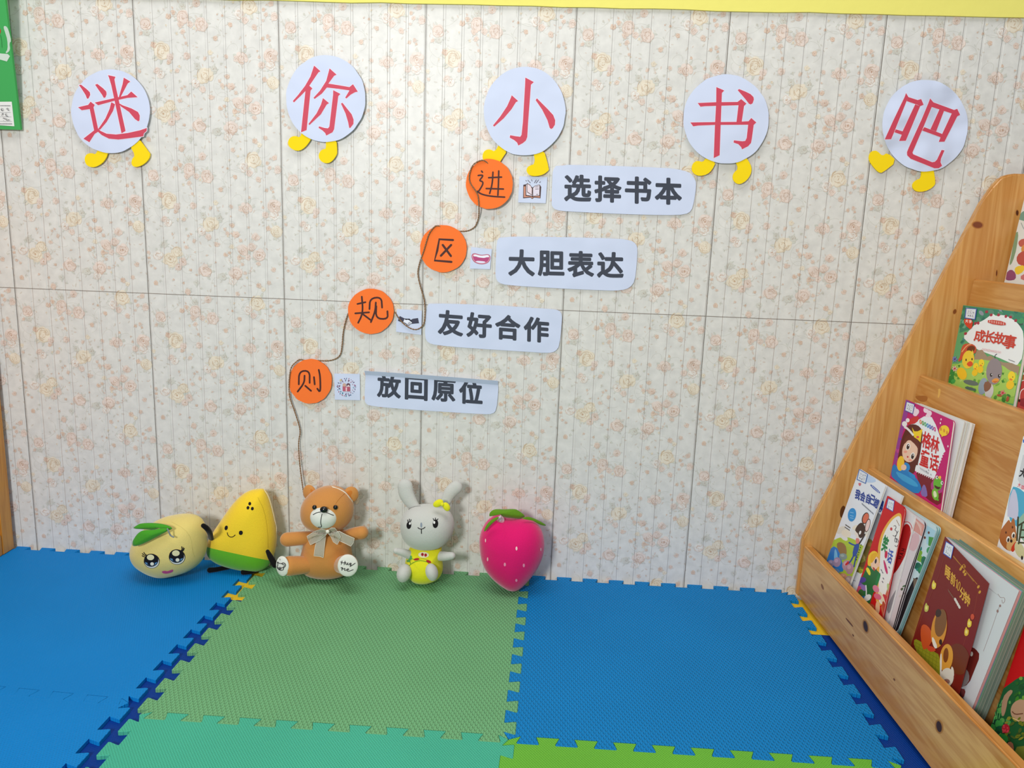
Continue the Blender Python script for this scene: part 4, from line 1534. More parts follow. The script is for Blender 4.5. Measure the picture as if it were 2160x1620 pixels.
    s.poly([(512, 215), (640, 235), (610, 385), (530, 320), (500, 255)], (216, 66, 42), 1)
    s.text('大字', (545, 252), (595, 262), (42, 6), (6, -46), (250, 236, 230), .03)
    sticker(s, [(530, 65), (690, 75), (665, 235), (512, 212)])


P, Nn = tier_plane(3, .0125, .14)
book('picture_book', 'green children\'s book with a grey duckling and ducklings on its cover', [(2031.9, 643.7), (2174, 661), (2137.8, 850), (2000.7, 804.4)], P, Nn, .007,
     (96, 168, 110), art_growing, zfloor=.449)


def art_redmap(s):
    s.crop(1960, 640, 6.75)
    s.poly([(1305, 1010), (1350, 980), (1420, 1000), (1420, 1080), (1310, 1110)], (236, 230, 226))
    s.poly([(1320, 1018), (1420, 1004), (1420, 1075), (1322, 1095)], (178, 104, 62))
    s.line([(1285, 1400), (1290, 1280), (1325, 1220), (1420, 1200)], 12, (236, 226, 224))
    s.ell(1285, 1385, 16, 22, (66, 22, 26))
    s.poly([(1300, 1360), (1420, 1330), (1420, 1500), (1290, 1450)], (150, 40, 50))


P, Nn = tier_plane(3, .0045, .14)
book('picture_book', 'red picture book at the right edge, beside the grey duckling book', [(2160, 757), (2290, 774), (2270, 893), (2138.6, 849)], P, Nn, .004,
     (192, 66, 62), art_redmap, zfloor=.449)


# ---- tier 4: a book at the right edge
def art_animals(s):
    s.crop(2060, 360, 5.79)
    s.poly([(530, 520), (620, 470), (800, 470), (800, 600), (505, 620)], (116, 156, 138), 1)
    s.poly([(470, 760), (515, 740), (490, 950), (440, 1120), (395, 1170), (430, 1000)], (130, 158, 122), 1)
    s.line([(545, 640), (580, 720), (680, 800)], 12, (170, 176, 176))
    s.poly([(515, 860), (560, 830), (700, 820), (700, 900), (540, 940), (510, 900)], (196, 96, 84), 1)
    s.ell(600, 960, 55, 60, (222, 150, 78))
    s.poly([(520, 1000), (640, 960), (700, 1000), (700, 1180), (520, 1160), (480, 1080)], (190, 84, 74), 1)
    s.poly([(480, 1170), (590, 1150), (580, 1230), (490, 1280), (460, 1220)], (240, 204, 62), 1)
    s.poly([(360, 1250), (420, 1200), (480, 1250), (480, 1330), (400, 1345), (350, 1330)], (146, 76, 116), 1)
    s.poly([(540, 1270), (700, 1240), (700, 1340), (540, 1340)], (206, 120, 120), 1)
    s.line([(360, 1250), (345, 1330)], 20, (230, 200, 170))


P, Nn = tier_plane(4, .010, .13)
book('picture_book', 'pale picture book with red haired figures on the top tier at the right edge', [(2160.5, 418.7), (2300, 430), (2270, 600), (2119.6, 589.7)], P, Nn, .006,
     (228, 228, 222), art_animals, zfloor=.655)


# ---- tier 2: fairy tales
def art_fairy(s):
    s.crop(1860, 820, 5.786)
    r = random.Random(6)
    s.poly([(295, 132), (250, 300), (215, 470), (150, 880), (110, 1060), (150, 1060), (230, 640), (330, 250), (340, 150)], (150, 62, 150))
    blobs(s, r, 9, 150, 480, 240, 880, 12, 30, [(190, 70, 150), (110, 70, 170), (214, 60, 120)])
    s.poly([(400, 960), (640, 1110), (740, 1230), (720, 1450), (540, 1340), (480, 1250)], (122, 22, 40), 1)
    s.poly([(520, 1160), (550, 1230), (560, 1330), (470, 1300), (490, 1200)], (130, 110, 180), 1)
    s.poly([(600, 1130), (720, 1060), (760, 1140), (740, 1290), (600, 1250)], (176, 60, 130), 1)
    for x, y in ((390, 250), (425, 280), (540, 260), (580, 300), (565, 340), (410, 300)):
        s.ell(x, y, 32, 36, (240, 214, 226), 0, 12)
    s.poly([(355, 435), (520, 335), (560, 350), (610, 345), (660, 440), (778, 765), (750, 790), (640, 1100), (400, 1000), (430, 900), (460, 700), (490, 500)], (236, 236, 240))
    for a in range(9):
        s.ell(430 + a * 24, 1015 + a * 11, 7, 8, (244, 230, 238), 0, 8)
        s.ell(752 - a * 13, 800 + a * 34, 6, 8, (244, 230, 238), 0, 8)
    # girl
    s.poly([(235, 640), (262, 560), (300, 480), (330, 440), (400, 430), (470, 465), (505, 540), (490, 650), (470, 800), (440, 920), (445, 935), (415, 930), (400, 1040), (330, 1020), (300, 900), (240, 900), (180, 960), (205, 800)], (92, 34, 26), 1)
    s.poly([(300, 430), (360, 350), (470, 330), (430, 420), (330, 440)], (206, 44, 50), 1)
    s.ell(345, 760, 94, 138, (240, 200, 176), 8)
    s.poly([(262, 660), (300, 560), (400, 560), (460, 660), (455, 760), (420, 690), (330, 610), (280, 680)], (104, 42, 30), 1)
    for x, y in ((322, 705), (378, 822)):
        s.ell(x, y, 26, 44, (246, 244, 240), 10)
        s.ell(x, y + 3, 18, 34, (50, 34, 30), 10)
        s.ell(x + 6, y - 12, 6, 9, (244, 240, 240))
    s.ell(290, 770, 22, 14, (240, 160, 140))
    s.ell(350, 872, 24, 14, (240, 160, 140))
    s.ell(318, 832, 10, 12, (200, 60, 60))
    s.poly([(370, 470), (400, 520), (440, 520), (500, 490), (485, 570), (474, 656), (440, 620), (395, 590)], (246, 208, 40))
    s.ell(440, 590, 18, 14, (226, 90, 90))
    for i in range(9):
        s.ell(285 + i * 12, 470 + (i ** 1.35) * 5.5, 13, 15, (238, 232, 228), 0, 10)
    s.ell(280, 430, 32, 34, (240, 236, 236), 0, 14)
    s.ell(318, 385, 24, 26, (240, 236, 236), 0, 14)
    s.poly([(110, 1062), (140, 905), (200, 960), (330, 1010), (415, 1080), (470, 1160), (490, 1230), (440, 1290), (300, 1230), (160, 1110)], (30, 128, 200), 1)
    s.poly([(160, 1000), (260, 1040), (400, 1120), (460, 1200), (380, 1190), (220, 1100)], (62, 164, 220), 1)
    s.poly([(280, 890), (340, 920), (350, 980), (310, 1020), (260, 970)], (36, 136, 206), 1)
    s.ell(232, 912, 44, 92, (244, 196, 50), 6)
    s.ell(270, 960, 34, 36, (240, 200, 176))
    s.poly([(320, 1000), (410, 1060), (410, 1110), (350, 1080)], (40, 140, 208))
    # frog
    s.ell(655, 1290, 40, 74, (120, 186, 52), -10)
    s.ell(652, 1290, 20, 44, (226, 232, 190), -10)
    s.ell(685, 1160, 54, 84, (104, 180, 50), 0)
    s.poly([(640, 1170), (690, 1200), (725, 1195), (700, 1235), (655, 1215)], (74, 34, 26), 1)
    for x, y in ((676, 1082), (738, 1150)):
        s.ell(x, y, 16, 22, (230, 232, 220))
        s.ell(x + 4, y, 7, 12, (30, 30, 30))
    s.poly([(690, 1080), (715, 1060), (730, 1080), (715, 1110)], (244, 196, 60))
    s.line([(665, 1330), (690, 1360)], 22, (104, 180, 50))
    # writing
    T_ = (206, 30, 34)
    for ch, x, y in (('格', 550, 632), ('林', 650, 682), ('童', 528, 850), ('话', 642, 900)):
        s.char(ch, x, y, (108, 46), (30, -205), T_, .028)
    for i, c in enumerate(((226, 120, 60), (90, 150, 60), (60, 170, 110), (50, 140, 200), (60, 90, 190), (120, 80, 170), (206, 60, 140))):
        x, y = 476 + i * 29, 405 + i * 15
        s.ell(x, y, 13, 29, c, -8, 14)
        s.line([(x, y - 14), (x, y + 14)], 4, (240, 240, 240), 0, False)
        s.line([(x - 6, y - 3), (x + 6, y + 3)], 4, (240, 240, 240), 0, False)
    s.ell(765, 512, 62, 66, (246, 206, 50), 20)
    s.poly([(730, 560), (760, 575), (735, 590)], (246, 206, 50))
    for x, y in ((725, 490), (765, 510), (800, 535)):
        for d in (-12, 0, 12):
            s.line([(x - 10, y + d), (x + 12, y + d + 6)], 5, (206, 80, 50), 0, False)
        s.line([(x, y - 22), (x, y + 24)], 5, (206, 80, 50), 0, False)
    for x, y in ((728, 375), (812, 703), (720, 420)):
        s.ell(x, y, 8, 14, (244, 220, 232), 0, 8)
    for i in range(7):
        s.line([(470 + i * 14, 960 + i * 8), (478 + i * 14, 985 + i * 9)], 6, (176, 176, 184), 0, False)
    for x, y in ((545, 1000), (572, 985), (568, 1020), (600, 1040)):
        s.line([(x, y), (x + 6, y + 18)], 7, (130, 130, 136), 0, False)
    sticker(s, [(305, 152), (408, 188), (384, 312), (282, 268)], (90, 84, 170))


P, Nn = tier_plane(2, .030, .17)
t = book('picture_book', 'magenta fairy tale book with a crowned girl and a frog on its cover', [(1911, 842.8), (2011, 888), (1984.8, 1069.7), (1878, 1003)], P, Nn, .004,
         (196, 22, 108), art_fairy, zfloor=.245, rnd_corner=.006)
P, Nn = tier_plane(2, .0245, .16)
grp = 'plain paperbacks behind the magenta fairy tale book'
for i, (q, g, th, c) in enumerate((
        ([(1925, 850), (2034, 889), (1990, 1075), (1895, 1010)], .0215, .005, (226, 228, 228)),
        ([(1930, 849), (2040, 890), (1994, 1079), (1900, 1010)], .0155, .005, (214, 222, 214)),
        ([(1936, 850), (2050.5, 893.5), (2003.5, 1083.6), (1908, 1012)], .0095, .006, (236, 228, 224)))):
    P, Nn = tier_plane(2, g, .16)
    book('paperback', ('white paperback directly behind the magenta fairy tale book', 'middle one of the white paperbacks behind the magenta book',
                       'rearmost white paperback behind the magenta book, against the board')[i],
         q, P, Nn, th, c, None, zfloor=.245, npages=4, group=grp, edge_cols=[(232, 228, 220), (190, 198, 186), (226, 196, 190), (206, 206, 204)])


def art_bear(s):
    s.crop(2060, 900, 4.5)
    s.poly([(445, 90), (700, 160), (700, 700), (430, 600), (330, 560)], (230, 232, 236))
    s.poly([(440, 120), (470, 130), (470, 160), (440, 150)], (40, 100, 190))
    s.poly([(440, 270), (460, 260), (700, 340), (700, 660), (420, 560), (390, 500)], (206, 208, 214))
    s.poly([(330, 565), (400, 580), (460, 630), (700, 740), (700, 860), (520, 900), (440, 1000), (280, 860)], (78, 170, 206), 1)
    s.poly([(335, 590), (375, 600), (400, 760), (390, 900), (330, 860), (280, 850)], (200, 200, 224), 1)
    s.poly([(400, 800), (700, 760), (700, 1200), (400, 1100)], (150, 186, 166), 1)
    s.char('大', 440, 440, (60, 20), (20, -90), (40, 40, 44), .04)
    s.text('大自', (406, 555), (438, 575), (30, 10), (8, -40), (214, 60, 90), .03)
    # bear figure
    s.poly([(245, 960), (290, 900), (310, 880), (325, 920), (340, 870), (360, 870), (370, 960), (385, 1060), (350, 1180), (300, 1180), (250, 1140), (215, 1080), (220, 1000)], (176, 106, 54), 1)
    s.poly([(290, 1090), (370, 1040), (380, 1110), (330, 1190), (280, 1160)], (214, 170, 110), 1)
    s.poly([(320, 1160), (375, 1080), (385, 1130), (345, 1200)], (204, 62, 40), 1)
    for x, y in ((300, 1070), (350, 1030)):
        s.ell(x, y, 17, 30, (240, 236, 228), 10)
        s.ell(x + 2, y + 6, 10, 20, (50, 34, 28), 10)
    s.ell(330, 1085, 12, 16, (50, 30, 24))
    s.ell(280, 1005, 8, 12, (90, 46, 26))
    s.ell(342, 955, 8, 12, (90, 46, 26))
    s.ell(410, 1170, 44, 80, (206, 204, 160), -20)
    s.ell(432, 1245, 10, 20, (40, 36, 34))
    for a, b in (((395, 860), (385, 1080)), ((395, 940), (460, 900)), ((430, 930), (400, 1110)), ((420, 980), (700, 990)), ((410, 1050), (700, 1060)), ((405, 1100), (700, 1120))):
        s.line([a, b], 16, (62, 66, 42))
    s.poly([(200, 1080), (225, 1130), (240, 1160), (195, 1140)], (232, 232, 232))


P, Nn = tier_plane(2, .013, .15)
book('picture_book', 'white and sky blue picture book with a cartoon bear at the right edge', [(2159, 920), (2290, 968), (2255, 1230), (2105.6, 1144.4)], P, Nn, .006,
     (236, 238, 240), art_bear, zfloor=.245)


# ---- tier 1
def art_think(s):
    s.crop(1720, 970, 4.264)
    r = random.Random(9)
    s.poly([(170, 715), (400, 760), (500, 800), (560, 830), (530, 1000), (300, 1170), (50, 960)], (170, 196, 62))
    s.poly([(175, 715), (230, 695), (330, 700), (420, 770), (400, 800), (170, 760)], (176, 202, 66), 1)
    blobs(s, r, 14, 190, 560, 560, 700, 20, 50, [(238, 226, 206), (232, 230, 228), (240, 234, 222), (226, 220, 208)])
    s.poly([(395, 85), (480, 130), (560, 190), (500, 210), (420, 190), (385, 150)], (190, 210, 238), 1)
    s.poly([(150, 770), (210, 800), (230, 880), (260, 1000), (220, 1010), (160, 1000), (90, 940), (110, 880)], (42, 124, 206), 1)
    s.poly([(175, 790), (195, 830), (205, 900), (190, 940), (165, 900)], (120, 190, 236), 1)
    s.poly([(185, 760), (220, 735), (270, 760), (285, 830), (270, 870), (220, 850)], (150, 116, 72), 1)
    for x, y, a, b, c in ((195, 920, 34, 44, (168, 144, 176)), (140, 930, 32, 30, (150, 140, 176)), (285, 950, 44, 48, (186, 150, 166)), (250, 870, 36, 30, (130, 150, 150)),
                         (310, 980, 34, 50, (176, 140, 156)), (170, 1000, 50, 26, (110, 150, 196)), (250, 1050, 40, 30, (206, 150, 120)), (215, 1075, 30, 24, (226, 150, 110)), (300, 1100, 40, 60, (170, 150, 150))):
        s.ell(x, y, a, b, c, 10)
        s.ell(x - a * .2, y - b * .3, a * .5, b * .4, tuple(min(255, v + 26) for v in c), 10)
    # mouse
    s.ell(450, 525, 30, 54, (70, 40, 36), 18)
    s.ell(453, 525, 24, 46, (222, 112, 84), 18)
    s.ell(470, 590, 22, 62, (70, 40, 36), 14)
    s.ell(471, 590, 17, 54, (240, 206, 200), 14)
    s.poly([(355, 630), (385, 580), (420, 560), (450, 600), (445, 660), (415, 710), (385, 690), (370, 650)], (66, 42, 34), 1)
    s.poly([(360, 650), (380, 655), (395, 700), (380, 720), (362, 690)], (240, 226, 216), 1)
    s.ell(403, 655, 9, 18, (244, 240, 236), 20)
    s.poly([(362, 700), (400, 710), (395, 760), (365, 755)], (226, 130, 120), 1)
    s.poly([(352, 760), (400, 750), (385, 830), (355, 875), (330, 860)], (44, 80, 160), 1)
    s.line([(360, 770), (330, 760), (305, 745)], 14, (44, 80, 160))
    s.line([(395, 755), (430, 700), (445, 670)], 13, (60, 50, 50))
    s.line([(345, 860), (320, 910), (300, 930)], 13, (44, 74, 150))
    s.line([(370, 860), (355, 920), (348, 960)], 12, (44, 74, 150))
    s.poly([(300, 905), (305, 930), (275, 955), (265, 940)], (206, 44, 50), 1)
    s.ell(330, 494, 37, 61, (42, 146, 214), 8)
    for y in (470, 500, 520):
        s.line([(312, y), (345, y + 8)], 5, (150, 204, 240), 0, False)
    for i in range(5):
        s.line([(272 + i * 9, 580 + i * 6), (278 + i * 9, 592 + i * 6)], 7, (84, 74, 66), 0, False)
        s.line([(266 + i * 9, 602 + i * 6), (272 + i * 9, 612 + i * 6)], 7, (84, 74, 66), 0, False)
    B_ = (44, 70, 150)
    for ch, x, y in (('我', 382, 312), ('会', 428, 332), ('自', 476, 350), ('己', 516, 362), ('想', 552, 392)):
        s.char(ch, x, y, (44, 24), (16, -88), B_, .04)
    s.poly([(500, 215), (582, 285), (580, 308), (494, 236)], (60, 90, 170), 1)
    for i in range(6):
        s.line([(512 + i * 11, 232 + i * 10), (516 + i * 11, 244 + i * 10)], 6, (206, 214, 236), 0, False)
    for i in range(12):
        s.line([(420 + i * 9, 388 + i * 8), (424 + i * 9, 404 + i * 8)], 5, (110, 116, 130), 0, False)
    for i in range(7):
        s.line([(415 - i * 7, 760 + i * 22), (410 - i * 7, 772 + i * 22)], 7, (50, 60, 40), 0, False)
    s.poly([(385, 208), (415, 208), (408, 232), (396, 236)], (214, 110, 120), 1)
    sticker(s, [(395, 82), (475, 128), (455, 216), (372, 178)], (48, 104, 180))


P, Nn = tier_plane(1, .0345, .20)
book('picture_book', 'white picture book with a big eared mouse cover, nearest the end panel', [(1813, 989), (1868, 1024), (1790, 1238), (1743.6, 1181.3)], P, Nn, .004,
     (232, 234, 240), art_think, zfloor=.026, npages=3)


def art_think2(s):
    s.crop(1720, 970, 4.264)
    r = random.Random(19)
    s.char('想', 590, 400, (44, 30), (16, -88), (44, 70, 150), .05)
    s.char('办', 585, 440, (36, 24), (14, -60), (60, 80, 150), .04)
    s.poly([(555, 470), (600, 500), (500, 760), (470, 700)], (150, 150, 154))
    s.poly([(440, 700), (520, 720), (560, 830), (430, 1030), (350, 1000)], (120, 104, 52), 1)
    blobs(s, r, 16, 360, 730, 500, 1000, 12, 30, [(150, 116, 62), (110, 84, 50), (140, 140, 60), (170, 150, 90)])
    blobs(s, r, 5, 380, 950, 440, 1010, 12, 24, [(196, 190, 60), (150, 160, 50)])
    for i in range(5):
        s.line([(320 + i * 9, 1070 + i * 4), (326 + i * 9, 1076 + i * 4)], 5, (120, 120, 126), 0, False)


P, Nn = tier_plane(1, .0246, .20)
book('picture_book', 'second white picture book, mostly hidden between the mouse cover and the red joke book', [(1836, 1003), (1903, 1046), (1822, 1272), (1770, 1214)], P, Nn, .004,
     (222, 224, 228), art_think2, zfloor=.026, npages=3)


def art_joke(s):
    s.crop(1720, 970, 4.264)
    r = random.Random(12)
    oval = [(560, 870), (565, 760), (600, 640), (670, 530), (735, 480), (765, 478), (778, 510), (770, 620), (740, 800), (700, 980), (650, 1180), (600, 1320), (540, 1300), (545, 1100)]
    s.poly(oval, (236, 178, 74), 2)
    cx, cy = 660, 860
    s.poly([(cx + (x - cx) * .86 + 8, cy + (y - cy) * .95 + 8) for x, y in oval], (240, 236, 232), 2)
    s.poly([(590, 1330), (640, 1180), (700, 1000), (760, 700), (790, 560), (792, 640), (740, 900), (680, 1130), (610, 1430)], (206, 110, 80))
    for x, y, a, b, c, ro in ((640, 1260, 20, 60, (206, 60, 70), -30), (600, 1250, 18, 70, (236, 220, 190), -20), (620, 1330, 16, 60, (190, 80, 60), -10), (560, 1330, 20, 60, (236, 190, 150), 0), (660, 1160, 14, 50, (180, 200, 130), -10)):
        s.ell(x, y, a, b, c, ro)
    # elf with a flower hat among leaves
    s.poly([(440, 1010), (480, 930), (540, 980), (590, 1030), (560, 1090), (520, 1200), (480, 1330), (420, 1240), (370, 1190)], (40, 110, 60), 1)
    s.poly([(520, 1190), (560, 1020), (592, 1020), (570, 1100), (535, 1190)], (34, 130, 70), 1)
    s.poly([(450, 985), (470, 960), (500, 1010), (490, 1050)], (240, 226, 60), 1)
    s.poly([(470, 900), (480, 850), (520, 815), (560, 830), (560, 880), (520, 900), (500, 960), (470, 950)], (244, 200, 50), 1)
    s.ell(535, 930, 36, 60, (244, 204, 176), 10)
    s.ell(566, 945, 16, 18, (244, 196, 166))
    s.ell(543, 912, 9, 22, (40, 40, 60), 10)
    s.poly([(490, 860), (540, 830), (560, 850), (530, 900), (500, 940)], (236, 178, 40), 1)
    s.poly([(510, 960), (540, 975), (530, 1010)], (190, 70, 60), 1)
    for x, y, c in ((420, 1080, (84, 70, 160)), (400, 1130, (120, 90, 180)), (430, 1150, (150, 120, 190)), (385, 1170, (206, 80, 110)), (410, 1200, (60, 110, 60)), (430, 1250, (40, 120, 180)), (470, 1240, (236, 240, 240)), (545, 1160, (226, 130, 160)), (560, 1230, (226, 110, 140)), (500, 1320, (190, 90, 60))):
        s.ell(x, y, 26, 38, c, r.uniform(0, 180), 10)
    s.line([(455, 1130), (460, 1200), (450, 1290)], 10, (236, 240, 240))
    # title
    s.char('笑', 628, 760, (48, 40), (34, -150), (40, 130, 70), .04)
    s.char('话', 672, 868, (44, 34), (26, -120), (60, 90, 180), .03)
    s.poly([(625, 830), (645, 812), (652, 850), (640, 890), (622, 880)], (206, 40, 80), 1)
    s.poly([(610, 900), (625, 905), (655, 1010), (645, 1035), (625, 990)], (206, 50, 110), 1)
    K_ = (62, 48, 60)
    s.line([(706, 595), (722, 590), (728, 612), (712, 632), (730, 640), (735, 668), (715, 690), (698, 680)], 5, K_)
    s.line([(745, 640), (722, 690), (712, 730), (725, 745), (735, 720), (722, 705)], 5, K_)
    s.line([(735, 745), (725, 700), (745, 720), (748, 760), (728, 785), (716, 770)], 5, K_)
    for i in range(4):
        s.line([(730 + i * 7, 540 + i * 14), (735 + i * 7, 552 + i * 14)], 5, (150, 110, 60), 0, False)
    s.ell(683, 622, 12, 16, (206, 70, 70), 0, 6)
    for x, y in ((590, 985), (600, 1005), (608, 1060), (600, 1090), (660, 960), (680, 880)):
        s.line([(x, y), (x + 10, y + 16)], 7, (110, 90, 110), 0, False)
    sticker(s, [(655, 345), (715, 368), (700, 470), (636, 432)], (70, 84, 170))


P, Nn = tier_plane(1, .0298, .20)
book('picture_book', 'red joke book with an elf in a yellow flower hat on its cover', [(1871.5, 1045.5), (1910, 1072), (1860.7, 1307.7), (1805.6, 1250)], P, Nn, .003,
     (204, 20, 26), art_joke, zfloor=.026, npages=2, rnd_corner=.012)


def art_heart(s):
    s.crop(1720, 970, 4.264)
    s.poly([(780, 640), (800, 580), (835, 575), (860, 620), (855, 720), (810, 860), (740, 990), (690, 1040), (640, 1080), (700, 900)], (176, 34, 34), 2)
    s.line([(800, 560), (840, 556), (868, 600), (872, 660)], 7, (206, 90, 90))
    s.line([(852, 650), (864, 690), (858, 720)], 12, (196, 60, 60))
    s.text('HAH', (762, 880), (790, 810), (10, -26), (-34, -10), (60, 20, 24), .03)
    s.poly([(640, 1330), (700, 1200), (760, 1130), (780, 1160), (700, 1290), (660, 1400)], (150, 150, 156), 1)


P, Nn = tier_plane(1, .0200, .20)
book('picture_book', 'white rounded book with a dark red heart, behind the red joke book', [(1880, 1051), (1931, 1089), (1870, 1322), (1822, 1262)], P, Nn, .003,
     (226, 224, 226), art_heart, zfloor=.026, npages=2, rnd_corner=.012)


def art_pink(s):
    s.crop(1720, 970, 4.264)
    r = random.Random(3)
    s.poly([(850, 480), (985, 590), (960, 690), (860, 620)], (214, 150, 140))
    for i in range(6):
        s.line([(850 + i * 18, 490 + i * 18), (960 - i * 2, 600 + i * 14)], 5, (226, 190, 180), 0, False)
    s.poly([(880, 640), (950, 690), (900, 830), (830, 800)], (214, 176, 182), 1)
    blobs(s, r, 12, 760, 1060, 830, 1250, 8, 20, [(96, 66, 60), (70, 110, 70), (150, 90, 80), (206, 196, 190)])
    s.line([(990, 610), (800, 1160), (690, 1560)], 10, (24, 20, 28))


P, Nn = tier_plane(1, .0162, .20)
book('picture_book', 'pink and white rounded book with a black right edge', [(1889, 1056), (1953, 1103), (1882, 1336), (1832, 1275)], P, Nn, .004,
     (216, 206, 210), art_pink, zfloor=.026, npages=2, rnd_corner=.012, edge_cols=[(40, 34, 40), (60, 52, 58)])


def art_lake(s):
    s.crop(1720, 970, 4.264)
    r = random.Random(33)
    s.poly([(990, 580), (1085, 640), (1060, 760), (1000, 760)], (166, 204, 222))
    s.poly([(1020, 690), (1070, 700), (1060, 790), (1015, 770)], (72, 146, 70))
    blobs(s, r, 14, 900, 800, 1030, 1050, 26, 52, [(38, 120, 80), (60, 150, 96), (30, 100, 80), (130, 176, 60), (44, 132, 122)])
    s.poly([(830, 1180), (900, 1040), (960, 1100), (930, 1240), (850, 1390), (700, 1580), (690, 1540)], (22, 18, 24), 1)
    s.poly([(880, 1060), (940, 1090), (910, 1190), (885, 1150)], (110, 92, 76))
    blobs(s, r, 10, 720, 1440, 830, 1600, 8, 20, [(206, 214, 220), (60, 80, 90), (120, 130, 140)])
    for x, y in ((1020, 655), (995, 590), (985, 700)):
        s.ell(x, y, 9, 12, (110, 60, 50))
    s.line([(1085, 650), (860, 1330), (770, 1600)], 7, (206, 222, 226))


P, Nn = tier_plane(1, .0112, .20)
book('picture_book', 'thick board book with green leaves and pale blue page edges, beside the dark red book', [(1900, 1063), (1978, 1112), (1888, 1345), (1842, 1288)], P, Nn, .0085,
     (196, 216, 222), art_lake, zfloor=.026, npages=4, rnd_corner=.010, edge_cols=[(176, 206, 210), (130, 172, 176), (196, 218, 216), (110, 160, 164)])


# ---- dark red bedtime book, its cover standing open
def art_bedtime(s):
    s.crop(1900, 1110, 3.6)
    gold = (206, 150, 50)
    s.line([(345, 180), (290, 370), (75, 900)], 2, (150, 70, 50), 0, False)
    s.line([(590, 470), (560, 640), (440, 1010), (390, 1240)], 2, (150, 70, 50), 0, False)
    s.line([(400, 225), (470, 310), (580, 440)], 3, gold)
    for x, y in ((465, 310), (480, 345), (490, 365), (455, 325), (590, 460), (600, 500)):
        s.ell(x, y, 9, 14, gold, 30, 8)
    for a in (0, 1):
        s.line([(470 + a * 12, 300 + a * 16), (480 + a * 8, 285 + a * 10), (492, 305 + a * 10)], 4, gold)
    for i in range(8):
        s.line([(400 + i * 7, 228 + i * 8), (404 + i * 7, 240 + i * 8)], 5, (170, 110, 50), 0, False)
        s.line([(500 + i * 7, 345 + i * 9), (504 + i * 7, 357 + i * 9)], 5, (170, 110, 50), 0, False)
    for ch, x, y, wd in (('睡', 358, 350, 40), ('前', 398, 402, 36), ('分', 470, 514, 40), ('钟', 505, 555, 44)):
        s.char(ch, x, y, (wd, wd * 1.0), (10, -92), (222, 168, 66), .03)
    s.line([(421, 414), (431, 404), (424, 470)], 6, (222, 168, 66), 0)
    s.line(ellipse(443, 456, 8, 33, 8, 17) + [ellipse(443, 456, 8, 33, 8, 17)[0]], 5, (222, 168, 66), 0, False)
    for i in range(6):
        s.line([(362 + i * 9, 478 + i * 13), (368 + i * 9, 502 + i * 13)], 6, (130, 84, 70), 0, False)
    for i in range(4):
        s.ell(416 + i * 10, 558 + i * 18, 9, 16, (222, 214, 206), -20, 10)
    for x, y, c in ((252, 440, (236, 206, 70)), (196, 612, (196, 190, 90)), (522, 730, (236, 200, 60)), (500, 795, (230, 190, 60))):
        s.poly([(x, y - 36), (x + 8, y - 10), (x + 20, y - 8), (x + 14, y + 36), (x - 14, y + 40), (x - 16, y)], c, 1)
        s.ell(x, y + 8, 8, 14, (240, 226, 130))
    s.ell(546, 688, 14, 22, (206, 80, 50))
    # fox bending over a child in bed
    s.ell(440, 1010, 84, 120, (112, 52, 26), -10)
    s.poly([(105, 850), (160, 880), (250, 950), (300, 980), (310, 1200), (280, 1170), (180, 1060), (100, 910)], (150, 150, 36), 1)
    for i in range(7):
        s.line([(120 + i * 26, 880 + i * 16), (105 + i * 26, 930 + i * 34)], 3, (120, 124, 30), 0, False)
        s.line([(110 + i * 8, 880 + i * 30), (290, 980 + i * 30)], 3, (120, 124, 30), 0, False)
    s.poly([(150, 800), (165, 742), (210, 755), (245, 820), (240, 880), (180, 950), (160, 900)], (204, 84, 36), 1)
    s.poly([(190, 900), (260, 920), (270, 950), (215, 955)], (206, 74, 44), 1)
    s.ell(292, 780, 58, 146, (216, 146, 52), 8)
    s.ell(305, 735, 44, 106, (130, 86, 46), 8)
    s.poly([(265, 690), (268, 640), (290, 625), (315, 650), (300, 690)], (66, 44, 34), 1)
    s.ell(305, 880, 12, 22, (50, 30, 26))
    s.poly([(235, 850), (250, 840), (285, 925), (255, 930)], (236, 230, 220), 1)
    s.ell(348, 1000, 50, 106, (222, 158, 60), 6)
    s.ell(345, 980, 20, 56, (130, 70, 28), 4)
    s.ell(352, 1150, 52, 74, (226, 222, 210), 8)
    s.poly([(385, 1060), (405, 1080), (408, 1150), (385, 1130)], (230, 224, 212), 1)
    s.ell(350, 1180, 26, 20, (160, 120, 110))
    s.ell(347, 1186, 8, 10, (196, 70, 70))
    s.poly([(300, 980), (315, 960), (312, 1150), (300, 1180)], (236, 232, 222), 1)
    s.ell(330, 1225, 50, 40, (186, 170, 166), 30)
    sticker(s, [(345, 112), (408, 150), (385, 252), (322, 208)], (60, 90, 180))


def bedtime_page(s):
    s.crop(1900, 1110, 3.6)
    k = (150, 120, 116)
    s.line([(670, 470), (740, 525)], 2.5, k, 0, False)
    s.line([(740, 515), (760, 545), (790, 540), (795, 570), (775, 590), (770, 560)], 3.5, k)
    s.line([(755, 600), (740, 640), (700, 760), (630, 950)], 2.5, k)
    s.ell(757, 605, 8, 10, k)
    s.ell(738, 645, 8, 12, k)
    s.poly([(535, 915), (570, 930), (608, 980), (560, 1100), (520, 1200), (450, 1230)], (110, 34, 28), 1)
    s.ell(540, 970, 12, 18, (214, 206, 196))
    s.poly([(490, 1070), (525, 1120), (520, 1190), (460, 1230), (455, 1200)], (150, 140, 140), 1)
    s.poly([(450, 1230), (500, 1240), (480, 1310), (430, 1300)], (130, 60, 60), 1)
    s.line([(470, 1330), (485, 1320), (478, 1300)], 3, k)


